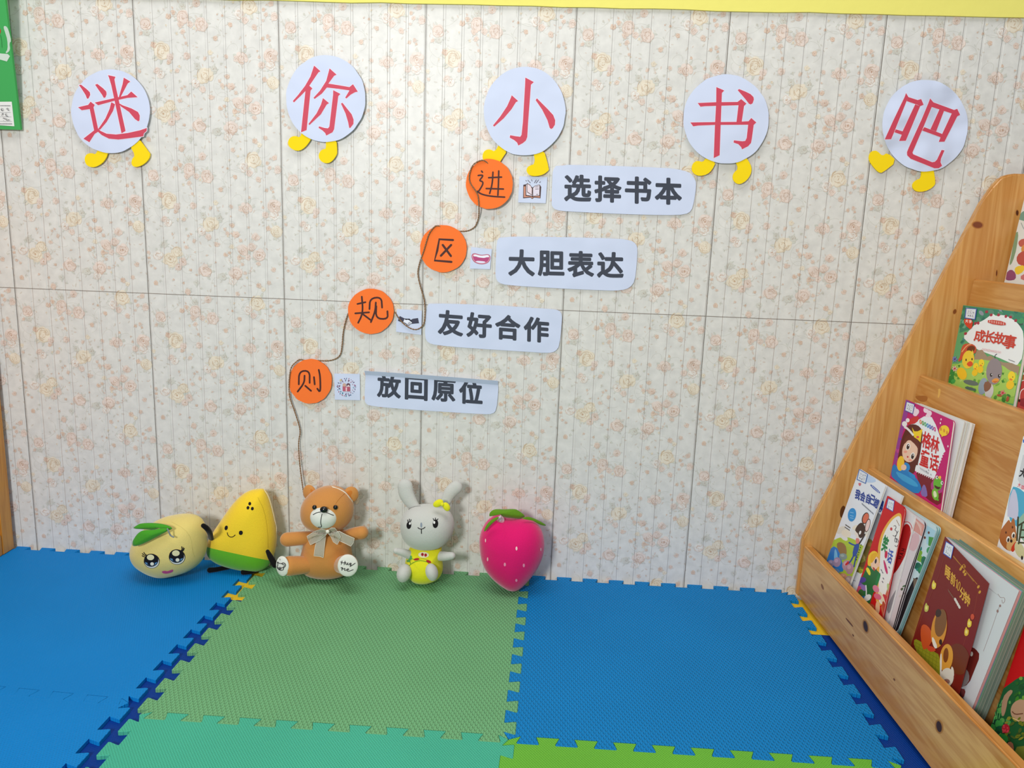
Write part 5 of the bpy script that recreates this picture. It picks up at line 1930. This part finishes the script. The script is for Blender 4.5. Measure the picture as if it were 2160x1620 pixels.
P, Nn = tier_plane(1, .037, .15)
ang = math.radians(-3)
Ncov = Matrix.Rotation(ang, 3, Vector((math.sin(.15), 0, math.cos(.15)))) @ Nn
P0 = on_plane(1994, 1131.7, P, Nn)
t = book('picture_book', 'dark red bedtime story book standing with its cover open', [(1995, 1132), (2151, 1246), (2044, 1513), (1921, 1368)], P, Nn, .025,
         (122, 30, 24), art_bedtime, zfloor=.034, npages=9, jig=.002, cover_plane=(P0 + Nn * .0016, Ncov),
         cover_quad=[(1994, 1131.7), (2086, 1231), (2019, 1478), (1921, 1368)], back=(110, 140, 130),
         edge_cols=[(206, 150, 150), (110, 150, 186), (120, 160, 130), (136, 150, 136), (120, 138, 124), (146, 156, 142), (112, 130, 118), (140, 152, 140), (126, 140, 128)])
s = Sheet(plane_pos(P, Nn), (0, 0), 1, .0004, .00004)
c = [on_plane(x, y, P, Nn) for x, y in ((1996, 1133), (2150, 1246), (2044, 1512), (1925, 1372))]
c[2] = c[1] + (c[2] - c[1]) * ((c[1].z - .035) / (c[1].z - c[2].z))
c[3] = c[0] + (c[3] - c[0]) * ((c[0].z - .035) / (c[0].z - c[3].z))
s.slab([q + Nn * .0004 for q in c], Nn, .0003, (206, 210, 216))
bedtime_page(s)
tag(s.build('title_page', M_PRINT, t), 'white title page with a scroll border')


# ---- red book with fruit and leaves in the bottom right corner
def art_fruit(s):
    s.crop(2020, 1300, 5.064)
    r = random.Random(21)
    s.poly([(475, 780), (560, 720), (640, 660), (720, 640), (1100, 700), (1100, 1900), (300, 1900), (320, 1180), (410, 930)], (30, 92, 50), 1)
    blobs(s, r, 60, 360, 850, 560, 1500, 16, 44, [(30, 120, 60), (60, 150, 70), (24, 90, 60), (90, 160, 80), (20, 70, 50)])
    s.poly([(480, 870), (560, 780), (600, 800), (540, 880), (520, 1000), (490, 1080), (465, 1040)], (176, 140, 112), 1)
    blobs(s, r, 50, 620, 660, 1000, 960, 14, 36, [(60, 130, 40), (40, 100, 40), (110, 160, 60), (30, 80, 40)])
    s.ell(680, 1010, 110, 120, (186, 150, 120), 10)
    blobs(s, r, 50, 520, 1060, 1000, 1320, 14, 34, [(110, 120, 36), (80, 100, 40), (140, 140, 50), (60, 84, 36)])
    s.line([(590, 1020), (620, 1050), (700, 1040)], 10, (110, 66, 46))
    s.line([(600, 1090), (640, 1110), (660, 1120)], 12, (220, 190, 130))
    s.ell(520, 1200, 42, 50, (176, 34, 50))
    for i in range(14):
        s.ell(520 + r.uniform(-32, 32), 1200 + r.uniform(-40, 40), 9, 9, (206, 70, 80), 0, 8)
    s.poly([(430, 1290), (470, 1250), (540, 1280), (550, 1340), (480, 1380), (430, 1340)], (40, 140, 60), 1)
    s.poly([(500, 1400), (560, 1330), (610, 1370), (600, 1500), (560, 1560), (490, 1450)], (166, 110, 84), 1)
    s.poly([(600, 1400), (760, 1380), (900, 1600), (650, 1640)], (120, 130, 50), 1)
    s.poly([(550, 1560), (620, 1500), (700, 1620), (600, 1640)], (24, 24, 20), 1)
    for i in range(16):
        x, y = r.uniform(380, 460), r.uniform(850, 1150)
        s.line([(x, y), (x + r.uniform(-20, 30), y - 70)], 6, (110, 190, 110), 0, False)


P, Nn = tier_plane(1, .0085, .15)
book('picture_book', 'big red book with fruit and leaves on its cover in the bottom right corner', [(2160, 1322), (2330, 1480), (2250, 1760), (2083, 1554)], P, Nn, .0065,
     (196, 16, 22), art_fruit, zfloor=.026, npages=4)

# ================================================================== THE STUFFED TOYS
BLACK = (24, 22, 24)
HC = (250, 980, 5.786)
M_MANGO = mat('pale_yellow_plush', (226, 206, 122), rough=.9, spec=.15, sheen=.5, bump=(650, .0008, 3))
M_MELON = mat('yellow_plush', (246, 210, 50), rough=.9, spec=.15, sheen=.5, bump=(650, .0008, 3))
M_RIND = mat('green_plush', (104, 186, 40), rough=.9, spec=.15, sheen=.4, bump=(650, .0008, 3))
M_LEAF = mat('green_felt', (70, 156, 40), rough=.85, spec=.15, sheen=.3, bump=(300, .0006, 2))
M_BLACK = mat('black_plush', (20, 19, 20), rough=.9, spec=.1, sheen=.15)
M_BEAR = mat('caramel_plush', (204, 140, 74), rough=.9, spec=.15, sheen=.5, bump=(700, .0007, 3))
M_CREAM = mat('white_plush', (226, 228, 220), rough=.9, spec=.15, sheen=.3, bump=(800, .0005, 3))
M_RABBIT = mat('grey_white_plush', (200, 201, 196), rough=.9, spec=.15, sheen=.4, bump=(700, .0007, 3))
M_SHIRT = mat('lemon_plush', (232, 228, 40), rough=.9, spec=.15, sheen=.4, bump=(700, .0007, 3))
M_BERRY = mat('hot_pink_plush', (222, 24, 108), rough=.9, spec=.15, sheen=.55, bump=(700, .0007, 3))
M_SHINY = mat('black_plastic', (10, 10, 11), rough=.18, spec=.6)
M_CORD = mat('white_cord', (232, 224, 206), rough=.7)
M_GREYCORD = mat('grey_cord', (132, 140, 140), rough=.7)


def C3(crop, x, y, Y):
    return at_y(crop[0] + x / crop[2], crop[1] + y / crop[2], Y)


def unit(crop, Y):
    a, b = at_y(800, 1100, Y), at_y(801, 1100, Y)
    return (b - a).length / crop[2]


def leaf(name, pts, crop, depth, m, parent, bulge=.006, th=.0014):
    """felt leaf: outline in the photo, depth = wall distance at its left and right end"""
    q = chaikin(pts, 2)
    x0, x1 = min(p[0] for p in q), max(p[0] for p in q)
    n = len(q)
    cx, cy = sum(p[0] for p in q) / n, sum(p[1] for p in q) / n
    bm = bmesh.new()

    def P(x, y, s):
        k = (x - x0) / max(1e-6, x1 - x0)
        return C3(crop, x, y, depth[0] + (depth[1] - depth[0]) * k - bulge * (1 - s * s))
    for off in (0, th):
        prev = None
        R = 5
        c = bm.verts.new(P(cx, cy, 0) + Vector((0, off, 0)))
        for r in range(1, R + 1):
            s = r / R
            cur = [bm.verts.new(P(cx + (p[0] - cx) * s, cy + (p[1] - cy) * s, s) + Vector((0, off, 0))) for p in q]
            for i in range(n):
                if prev is None:
                    bm.faces.new((c, cur[i], cur[(i + 1) % n]))
                else:
                    bm.faces.new((prev[i], cur[i], cur[(i + 1) % n], prev[(i + 1) % n]))
            prev = cur
        if off == 0:
            first = prev
    for i in range(n):
        bm.faces.new((first[i], first[(i + 1) % n], prev[(i + 1) % n], prev[i]))
    return from_bm(bm, name, m, parent)


def stitch(name, bvh, crop, fn, parent, m=None, base=.0006):
    s = surf_sheet(bvh, crop, base)
    fn(s)
    return s.build(name, m or M_STITCH, parent)


def drop(o, z=ZM + .0004):
    """lowest point of a mesh"""
    return min(v.co.z for v in o.data.vertices)


# ---- mango
MY = -.1105
mo = [(165, 1040), (180, 1120), (230, 1200), (310, 1260), (420, 1320), (540, 1355), (640, 1352), (760, 1325), (880, 1285), (980, 1220), (1045, 1130), (1070, 1020), (1074, 900), (1060, 800),
      (1030, 710), (980, 650), (900, 615), (780, 605), (650, 625), (540, 650), (440, 695), (340, 760), (250, 850), (190, 940)]
t = thing('plush_toy', C3(HC, 640, 1350, MY), 'pale yellow fruit plush with big sparkling eyes and two green leaves', 'plush toy')
body = from_bm(puff_bm(outline(mo, HC, MY), MY, .066, .046, 20, .92), 'body', M_MANGO, t)
print('mango', drop(body), max(v.co.y for v in body.data.vertices))
bv = bvh_of(body)


def big_eye(cx, cy, rx, ry, lash):
    def f(s):
        s.ell(cx + 6, cy + 12, rx * 1.02, ry * 1.02, (34, 32, 34), 0, 36)
        s.ell(cx + 6, cy + 18, rx * .94, ry * .9, (226, 226, 214), 0, 32)
        s.ell(cx, cy, rx * .93, ry * .92, (20, 20, 24), 0, 32)
        s.poly([(cx + rx * .8 * math.cos(a * PI / 9), cy + ry * .16 + ry * .62 * math.sin(a * PI / 9)) for a in range(0, 10)], (92, 148, 190))
        s.poly([(cx + rx * .86 * math.cos(a * PI / 9), cy + ry * .1 + ry * .34 * math.sin(a * PI / 9)) for a in range(0, 10)], (20, 20, 24))
        s.ell(cx, cy + ry * .5, rx * .5, ry * .26, (20, 24, 40))
        s.ell(cx - 8, cy - ry * .4, rx * .47, ry * .40, (222, 216, 168), 0, 24)
        s.ell(cx + rx * .12, cy + ry * .52, rx * .24, ry * .24, (232, 230, 206))
        for pts in lash:
            s.line(pts, 9, (26, 24, 26))
    return f


stitch('eye', bv, HC, big_eye(400, 1166, 94, 86, [[(335, 1108), (310, 1105), (292, 1085)], [(340, 1100), (322, 1092), (310, 1072)], [(330, 1125), (308, 1124), (290, 1110)]]), t)
stitch('eye', bv, HC, big_eye(708, 1116, 98, 90, [[(770, 1060), (790, 1050), (802, 1020)], [(760, 1050), (775, 1035), (770, 1000)], [(768, 1052), (786, 1040), (788, 1010)]]), t)
stitch('mouth', bv, HC, lambda s: s.poly([(525, 1305), (560, 1293), (600, 1302), (640, 1283), (668, 1280), (664, 1306), (630, 1322), (580, 1332), (540, 1325)], (206, 82, 128), 1), t)
l1 = leaf('leaf', [(165, 783), (215, 745), (265, 718), (420, 712), (560, 730), (640, 762), (655, 790), (600, 800), (520, 765), (430, 800), (300, 790)], HC, (-.1645, -.1725), M_LEAF, t)
leaf('leaf', [(172, 1000), (168, 960), (172, 930), (230, 840), (300, 800), (430, 800), (520, 775), (610, 785), (605, 810), (480, 875), (380, 930), (250, 990)], HC, (-.1805, -.1785), M_LEAF, t)
tube('stem', [C3(HC, 598, 785, -.1805), C3(HC, 615, 825, -.1805), C3(HC, 635, 868, -.1785), C3(HC, 672, 884, -.1775)], [.0016] * 4, M_GREYCORD, t, seg=8)
stitch('seam', bv, HC, lambda s: (s.line([(650, 700), (800, 780), (890, 900), (900, 1040), (930, 1130)], 4, (206, 190, 110))), t, base=.0003)

# ---- watermelon slice
WY = -.0585
wo = [(1085, 1020), (1095, 930), (1130, 860), (1200, 760), (1300, 610), (1400, 470), (1500, 370), (1600, 315), (1690, 300), (1760, 300), (1800, 340), (1840, 440), (1880, 580), (1910, 720), (1925, 850),
      (1920, 980), (1900, 1100), (1840, 1230), (1760, 1285), (1650, 1300), (1500, 1280), (1350, 1245), (1220, 1200), (1130, 1140), (1090, 1080)]
t = thing('plush_toy', C3(HC, 1500, 1290, WY), 'yellow wedge shaped plush with a small smile and a green rind', 'plush toy')


def wedge():
    return puff_bm(outline(wo, HC, WY, 2), WY, .046, .046, 18, .8)


full = from_bm(wedge(), 'wedge', M_MELON)
bv = bvh_of(full)
pa, pb = C3(HC, 1085, 1003, WY), C3(HC, 1842, 1166, WY)
pc = bv.ray_cast(CAM, ray(HC[0] + 1450 / HC[2], HC[1] + 1092 / HC[2]).normalized())[0]
bpy.data.objects.remove(full)
cut_n = (pb - pa).cross(pc - pa).normalized()
if cut_n.z < 0:
    cut_n = -cut_n
for nm, m_, keep in (('body', M_MELON, True), ('rind', M_RIND, False)):
    bm = wedge()
    bmesh.ops.bisect_plane(bm, geom=bm.verts[:] + bm.edges[:] + bm.faces[:], plane_co=pa, plane_no=cut_n, clear_inner=keep, clear_outer=not keep)
    o_ = from_bm(bm, nm, m_, t)
    if keep:
        body = o_
    else:
        rind = o_
print('melon', drop(rind), max(v.co.y for v in body.data.vertices))
bv = bvh_of(body, rind)
for x, y, a, b, r_ in ((1315, 772, 19, 29, 15), (1493, 832, 24, 27, 10)):
    stitch('eye', bv, HC, lambda s: s.ell(x, y, a, b, BLACK, r_), t)
stitch('mouth', bv, HC, lambda s: s.line([(1328, 830), (1334, 858), (1352, 878), (1378, 886), (1404, 878), (1424, 858)], 9, BLACK, 1), t)
for x, y in ((1602, 477), (1580, 527), (1633, 537)):
    stitch('seed', bv, HC, lambda s: s.ell(x, y, 17, 21, BLACK, 10), t)
stitch('seam', bv, HC, lambda s: s.line([(1700, 400), (1780, 560), (1820, 800), (1825, 1020)], 5, (206, 176, 44)), t, base=.0003)
tube('arm', [C3(HC, 1035, 745, -.163), C3(HC, 1078, 775, -.160), C3(HC, 1116, 830, -.140), C3(HC, 1132, 900, -.092)], [.0048, .0056, .0056, .005], M_BLACK, t)
tube('arm', [C3(HC, 1820, 1060, -.108), C3(HC, 1855, 1130, -.114), C3(HC, 1910, 1225, -.118)], [.0042, .0062, .0066], M_BLACK, t)
zz = ZM + .0062
lp = lambda x, y: at_z(HC[0] + x / HC[2], HC[1] + y / HC[2], zz)
tube('leg', [lp(1330, 1252), lp(1210, 1278), lp(1115, 1288)], [.0052, .0048, .0060], M_BLACK, t)
tube('leg', [lp(1640, 1300), lp(1580, 1312), lp(1525, 1312)], [.0052, .0052, .0060], M_BLACK, t)
tube('hanging_cord', [C3(HC, 1675, 302, -.058), C3(HC, 1720, 258, -.05), C3(HC, 1770, 243, -.045), C3(HC, 1798, 265, -.04), C3(HC, 1770, 300, -.062), C3(HC, 1830, 380, -.066), C3(HC, 1880, 560, -.064),
                      C3(HC, 1915, 720, -.06), C3(HC, 1932, 750, -.055), C3(HC, 1925, 890, -.055)], [.0006] * 10, M_CORD, t, seg=6)

# ---- teddy bear
BR = (560, 1000, 6.75)
BY = -.072
U = unit(BR, BY)
bp = lambda x, y, dy=0.0: C3(BR, x, y, BY + dy)
t = thing('teddy_bear', bp(830, 1470), 'caramel teddy bear with a sheer ribbon bow, sitting against the wall on the green mat', 'plush toy')
bo = [(560, 900), (640, 820), (740, 770), (880, 760), (1020, 770), (1120, 815), (1185, 900), (1195, 1000), (1215, 1090), (1235, 1200), (1225, 1300), (1190, 1400), (1080, 1455), (900, 1480), (720, 1465),
      (580, 1415), (505, 1330), (488, 1220), (520, 1100), (545, 1000)]
body = from_bm(puff_bm(outline(bo, BR, BY), BY, .050, .048, 16, .9), 'body', M_BEAR, t)
print('bear', drop(body), max(v.co.y for v in body.data.vertices))
ho = [(505, 560), (512, 450), (560, 350), (640, 265), (750, 200), (880, 172), (1000, 178), (1110, 225), (1200, 320), (1248, 440), (1252, 560), (1215, 670), (1130, 760), (1000, 815), (860, 830), (720, 805),
      (600, 750), (530, 660)]
HY = BY - .008
head = from_bm(puff_bm(outline(ho, BR, HY), HY, .050, .046, 16, .92), 'head', M_BEAR, t)
for x, y, fl in ((628, 268, 1), (1218, 292, -1)):
    ear = ball('ear', bp(x, y, .004), (U * 106, U * 50, U * 118), M_BEAR, t, Matrix.Rotation(-.3 * fl, 3, 'Z'))
    ball('inner_ear', bp(x + 10 * fl, y + 12, .004 - U * 36), (U * 66, U * 16, U * 78), mat('darker_caramel_plush', (196, 120, 50), rough=.9, spec=.1, sheen=.4), ear, Matrix.Rotation(-.3 * fl, 3, 'Z'))
muz = ball('muzzle', bp(832, 600, -.043), (U * 196, .024, U * 172), M_CREAM, t)
bvm = bvh_of(muz)
bvh_h = bvh_of(head)
ball('nose', bp(832, 506, -.0635), (U * 54, U * 40, U * 45), M_SHINY, t)
for x in (700, 998):
    h = bvh_h.ray_cast(CAM, ray(BR[0] + x / BR[2], BR[1] + 472 / BR[2]).normalized())
    ball('eye', h[0] + Vector((0, -.001, 0)), (U * 32, U * 26, U * 33), M_SHINY, t, None, 20, 14)
bvm2 = bvh_of(head, muz)
stitch('mouth', bvm2, BR, lambda s: (s.line([(678, 577), (740, 545), (800, 538), (870, 548), (968, 588)], 9, BLACK), s.line([(805, 570), (790, 640), (785, 700), (803, 745), (780, 756), (750, 755)], 9, BLACK)), t)
stitch('head_seam', bvh_h, BR, lambda s: s.line([(1000, 420), (1060, 340), (1130, 275)], 5, (170, 108, 46)), t, base=.0003)
tube('arm', [bp(640, 905, -.012), bp(460, 918, -.026), bp(310, 932, -.032)], [U * 92, U * 98, U * 100], M_BEAR, t, seg=20)
tube('arm', [bp(1130, 880, -.006), bp(1270, 850, -.016), bp(1370, 835, -.02)], [U * 78, U * 92, U * 94], M_BEAR, t, seg=20)
for (p, q, pad, rx, rz, nn, lab) in (
        ((600, 1290), (345, 1308), (243, 1310), 100, 142, Vector((-.33, -.93, .08)), 'face'),
        ((1080, 1290), (1165, 1292), (1172, 1302), 138, 154, Vector((.12, -.98, .12)), 'writing')):
    left = lab == 'face'
    a, b_ = bp(p[0], p[1], -.030), bp(q[0], q[1], -.052 if left else -.060)
    rad = U * (138 if left else 146)
    lift = max(0, ZM + rad * 1.02 - b_.z)
    tube('leg', [a, a.lerp(b_, .5), b_ + Vector((0, 0, lift))], [U * 120, U * 130, rad], M_BEAR, t, seg=22)
    nn.normalize()
    zax = Vector((0, 0, 1))
    xax = zax.cross(-nn).normalized()
    zax = (-nn).cross(xax) * -1
    rot = Matrix((xax, -nn, xax.cross(-nn))).transposed()
    c_ = bp(pad[0], pad[1], -.066 if left else -.082)
    fp = ball('foot_pad', c_, (U * rx * (1.06 if left else 1), .0055, U * rz), M_CREAM, t, rot)
    bvp = bvh_of(fp)
    if left:
        def bear_face(s):
            s.line([(175, 1250), (190, 1270), (235, 1275), (250, 1290)], 9, BLACK)
            s.line([(230, 1275), (250, 1262), (280, 1272), (288, 1300), (272, 1325), (250, 1330)], 10, BLACK)
            s.line([(250, 1285), (268, 1285), (270, 1305), (255, 1315)], 7, BLACK)
            s.line([(172, 1255), (180, 1290), (165, 1320), (180, 1350), (215, 1372), (248, 1368), (262, 1340), (250, 1325)], 9, BLACK)
            s.line([(175, 1335), (205, 1325), (245, 1335)], 8, BLACK)
            s.ell(208, 1347, 22, 12, (60, 60, 62))
            s.line([(205, 1210), (212, 1222)], 8, (150, 130, 110))
        stitch('foot_stitching', bvp, BR, bear_face, fp)
    else:
        def hug_me(s):
            for st in ([(1092, 1236), (1078, 1284)], [(1134, 1240), (1120, 1290)], [(1070, 1250), (1098, 1264), (1140, 1258)],
                       [(1147, 1262), (1142, 1284), (1158, 1290), (1172, 1266)], [(1173, 1262), (1168, 1286), (1184, 1292)],
                       [(1216, 1268), (1197, 1270), (1191, 1286), (1205, 1292), (1218, 1272)], [(1219, 1268), (1213, 1304), (1196, 1318), (1230, 1300), (1276, 1268)],
                       [(1074, 1334), (1094, 1328), (1088, 1368)], [(1094, 1330), (1106, 1356), (1134, 1336), (1126, 1374), (1140, 1372)],
                       [(1150, 1364), (1186, 1360), (1182, 1346), (1162, 1350), (1156, 1374), (1186, 1384), (1248, 1360)]):
                s.line(st, 9, BLACK)
        stitch('foot_stitching', bvp, BR, hug_me, fp)
# ribbon bow
M_ORG = mat('sheer_ribbon', (206, 206, 190), rough=.35, spec=.4, alpha=.45, bump=(900, .0006, 1))
M_HEM = mat('ribbon_hem', (236, 232, 218), rough=.5)
bvb = bvh_of(body, head, muz)


def flap(name, pts, lift):
    def P(x, y):
        d = ray(BR[0] + x / BR[2], BR[1] + y / BR[2]).normalized()
        h = bvb.ray_cast(CAM, d)
        base = bp(x, y, -.046)
        q = h[0] if h[0] is not None and h[0].y < base.y + .02 else base
        return (q + base) * .5 - d * lift
    n = len(pts)
    cx, cy = sum(p[0] for p in pts) / n, sum(p[1] for p in pts) / n
    bm = bmesh.new()
    q = resample([(a, b) for a, b in pts], 14, True)
    n = len(q)
    prev = None
    c = bm.verts.new(P(cx, cy))
    for k in range(1, 6):
        cur = [bm.verts.new(P(cx + (a - cx) * k / 5, cy + (b - cy) * k / 5)) for a, b in q]
        for i in range(n):
            if prev is None:
                bm.faces.new((c, cur[i], cur[(i + 1) % n]))
            else:
                bm.faces.new((prev[i], cur[i], cur[(i + 1) % n], prev[(i + 1) % n]))
        prev = cur
    hem = [v.co.copy() for v in prev]
    o = from_bm(bm, name, M_ORG, t)
    md = o.modifiers.new('thickness', 'SOLIDIFY')
    md.thickness = .0003
    tube('hem', hem + [hem[0]], [.0005] * (len(hem) + 1), M_HEM, o, seg=5, sub=1)


flap('ribbon_tail', [(862, 840), (840, 1040), (824, 1190), (770, 1172), (690, 1165), (705, 1040), (735, 930)], .004)
flap('ribbon_tail', [(1000, 830), (1050, 812), (1160, 870), (1265, 915), (1250, 980), (1215, 1028), (1140, 990), (1050, 950)], .005)
flap('ribbon_loop', [(592, 885), (700, 815), (800, 782), (875, 800), (885, 840), (780, 940), (640, 1008), (610, 940)], .007)
flap('ribbon_loop', [(888, 800), (940, 765), (985, 768), (1040, 830), (1070, 890), (1050, 950), (1022, 1004), (965, 965), (930, 890), (890, 840)], .008)
ball('ribbon_knot', bp(884, 818, -.062), (U * 26, U * 20, U * 26), M_HEM, t, None, 14, 10)
# cord across the head


def on_head(x, y, lift=.0012):
    d = ray(BR[0] + x / BR[2], BR[1] + y / BR[2]).normalized()
    h = bvh_h.ray_cast(CAM, d)
    if h[0] is None:
        h = bvh_h.find_nearest(bp(x, y, -.01))
    return h[0] - d * lift


for dxy in (0, 13):
    tube('head_cord', [on_head(945 + dxy, 174 + dxy), on_head(1040 + dxy, 210), on_head(1130 + dxy, 262), on_head(1190, 320 + dxy), on_head(1240, 385 + dxy)], [.0009] * 5, M_CORD, t, seg=6)

# ---- rabbit
RC = (800, 990, 6.23)
RY = -.070
U = unit(RC, RY)
rp = lambda x, y, dy=0.0: C3(RC, x, y, RY + dy)
t = thing('plush_rabbit', rp(600, 1490), 'grey white rabbit plush in a yellow suit with a yellow bow at its ear', 'plush toy')
ro = [(395, 1010), (600, 985), (815, 1010), (822, 1080), (808, 1170), (840, 1270), (828, 1370), (772, 1440), (680, 1482), (580, 1496), (480, 1482), (415, 1440), (375, 1350), (340, 1260), (345, 1180), (385, 1100)]
body = from_bm(puff_bm(outline(ro, RC, RY), RY, .037, .036, 16, .9), 'body', M_SHIRT, t)
print('rabbit', drop(body), max(v.co.y for v in body.data.vertices))
ho = [(275, 760), (282, 650), (340, 555), (440, 490), (560, 466), (700, 466), (830, 492), (925, 555), (978, 660), (986, 760), (960, 860), (905, 940), (830, 1005), (740, 1040), (600, 1050), (470, 1030), (370, 972), (300, 880)]
head = from_bm(puff_bm(outline(ho, RC, RY - .004), RY - .004, .045, .042, 16, .9), 'head', M_RABBIT, t)
bvh_h = bvh_of(head)
for pts, rr in ((((470, 500), (405, 420), (352, 320), (340, 225)), (66, 88, 101, 100)), (((862, 480), (892, 370), (945, 285), (1008, 236)), (62, 74, 84, 84))):
    tube('ear', [rp(x, y, .004 + .002 * i) for i, (x, y) in enumerate(pts)], [U * v for v in rr], M_RABBIT, t, seg=18, flat=.62)
tube('arm', [rp(400, 1125, -.014), rp(310, 1090, -.024), rp(220, 1072, -.030)], [U * 58, U * 50, U * 38], M_RABBIT, t, seg=16)
tube('arm', [rp(805, 1140, -.012), rp(880, 1142, -.020), rp(955, 1135, -.026)], [U * 62, U * 58, U * 46], M_RABBIT, t, seg=16)
ball('foot', rp(325, 1365, -.036), (U * 92, .020, U * 118), M_RABBIT, t, Matrix.Rotation(.25, 3, 'Y'))
ball('foot', rp(690, 1352, -.042), (U * 78, .016, U * 114), M_RABBIT, t, Matrix.Rotation(-.3, 3, 'Y') @ Matrix.Rotation(0, 3, 'Z'))
bow = ball('bow', rp(775, 447, -.034), (U * 72, U * 30, U * 46), M_SHIRT, t, Matrix.Rotation(-.55, 3, 'Y'), 20, 14)
bow.data.transform(Matrix.Identity(4))
ball('bow', rp(882, 492, -.034), (U * 62, U * 30, U * 44), M_SHIRT, t, Matrix.Rotation(-.55, 3, 'Y').inverted() @ Matrix.Rotation(.5, 3, 'Y'), 20, 14)
ball('bow_knot', rp(832, 462, -.037), (U * 22, U * 26, U * 26), M_SHIRT, t, None, 14, 10)


def rab_eye(cx, cy, rx, ry, hx, hy, lash):
    def f(s):
        s.ell(cx, cy, rx, ry, BLACK, 5)
        s.ell(hx, hy, rx * .36, ry * .34, (236, 236, 234))
        for a, b in lash:
            s.line([a, b], 10, BLACK)
    return f


stitch('eye', bvh_h, RC, rab_eye(390, 735, 31, 48, 403, 712, [((380, 690), (374, 665)), ((396, 685), (398, 655)), ((408, 692), (420, 662))]), t)
stitch('eye', bvh_h, RC, rab_eye(738, 715, 36, 56, 722, 698, [((720, 668), (708, 648)), ((738, 660), (738, 640)), ((756, 668), (770, 652))]), t)
stitch('nose', bvh_h, RC, lambda s: s.ell(552, 732, 13, 34, (136, 146, 160)), t)
stitch('mouth', bvh_h, RC, lambda s: (s.line([(508, 766), (530, 782), (555, 785), (580, 778), (602, 760)], 10, BLACK), s.line([(554, 788), (555, 842)], 11, BLACK)), t)
stitch('head_seam', bvh_h, RC, lambda s: s.line([(385, 525), (450, 490), (540, 478)], 6, (140, 140, 134)), t, base=.0004)
bvb = bvh_of(body)


def suit(s):
    s.ell(583, 1124, 70, 38, (240, 236, 200), 3)
    s.line([(345, 1172), (400, 1170), (450, 1180)], 7, (70, 140, 60))
    s.line([(385, 1272), (430, 1235), (490, 1205), (560, 1198), (640, 1220), (655, 1250)], 7, (60, 140, 50))
    s.line([(410, 1240), (402, 1200), (405, 1165)], 7, (60, 140, 50))
    s.line([(520, 1182), (570, 1172), (620, 1184)], 6, (150, 170, 60))
    s.ell(408, 1165, 22, 34, (90, 170, 90), 20)
    s.ell(385, 1205, 22, 14, (90, 160, 90))
    s.ell(490, 1182, 38, 15, (170, 44, 40), -8)
    s.ell(648, 1211, 34, 17, (170, 44, 40), 25)
    for x, y in ((567, 1120), (609, 1128)):
        s.ell(x, y, 17, 21, (176, 36, 46))


stitch('suit_picture', bvb, RC, suit, t)

# ---- strawberry
SB = (980, 1050, 7.714)
SY = -.0808
U = unit(SB, SY)
sp = lambda x, y, dy=0.0: C3(SB, x, y, SY + dy)
so = [(240, 700), (245, 620), (270, 530), (320, 430), (400, 340), (500, 288), (580, 295), (660, 325), (760, 342), (880, 338), (1000, 345), (1100, 375), (1180, 430), (1240, 510), (1280, 600), (1300, 720), (1295, 850), (1270, 960),
      (1230, 1060), (1170, 1170), (1080, 1290), (980, 1400), (900, 1470), (820, 1502), (720, 1488), (620, 1430), (500, 1340), (400, 1240), (330, 1140), (280, 1020), (250, 880)]
t = thing('plush_toy', sp(820, 1500), 'hot pink strawberry plush with dark green leaves, standing on its tip', 'plush toy')
body = from_bm(puff_bm(outline(so, SB, SY), SY, .056, .054, 20, .92), 'body', M_BERRY, t)
print('berry', drop(body), max(v.co.y for v in body.data.vertices))
bv = bvh_of(body)
for x, y, a, b in ((845, 825, 16, 32), (342, 695, 9, 30), (376, 1000, 11, 32), (655, 1085, 17, 30), (963, 1100, 17, 30), (842, 1343, 18, 24), (1240, 840, 8, 28)):
    stitch('seed', bv, SB, lambda s: s.ell(x, y, a, b, (240, 150, 180) if y > 1000 else (244, 196, 200)), t)
M_DLEAF = mat('olive_felt', (98, 144, 30), rough=.85, spec=.15, sheen=.3, bump=(300, .0006, 2))
leaf('leaf', [(400, 312), (404, 250), (450, 205), (515, 185), (640, 192), (810, 182), (870, 205), (1000, 300), (930, 338), (880, 345), (700, 330), (610, 310), (560, 240), (520, 215), (470, 280)], SB, (-.095, -.080), M_DLEAF, t, .01)
leaf('leaf', [(310, 552), (335, 480), (380, 410), (450, 348), (545, 308), (562, 330), (480, 392), (400, 468), (340, 545)], SB, (-.122, -.132), M_DLEAF, t, .002)
leaf('leaf', [(920, 345), (1000, 308), (1080, 318), (1200, 368), (1325, 440), (1320, 462), (1220, 440), (1100, 368), (1000, 342)], SB, (-.102, -.070), M_DLEAF, t, .003)
M_CLEAR = mat('clear_plastic', (240, 236, 240), rough=.08, spec=.6, alpha=.35)
h = bv.ray_cast(CAM, ray(SB[0] + 585 / SB[2], SB[1] + 375 / SB[2]).normalized())
ball('suction_cup', h[0] + Vector((0, -.001, .002)), (U * 62, .004, U * 70), M_CLEAR, t, None, 24, 14)
tube('suction_cup_hook', [h[0] + Vector((-.0005, -.005, .004)), h[0] + Vector((-.0012, -.007, .009)), h[0] + Vector((0, -.006, .0135))], [.0036, .0026, .0012], mat('clear_stem', (214, 204, 214), rough=.12, spec=.7), t, seg=12)
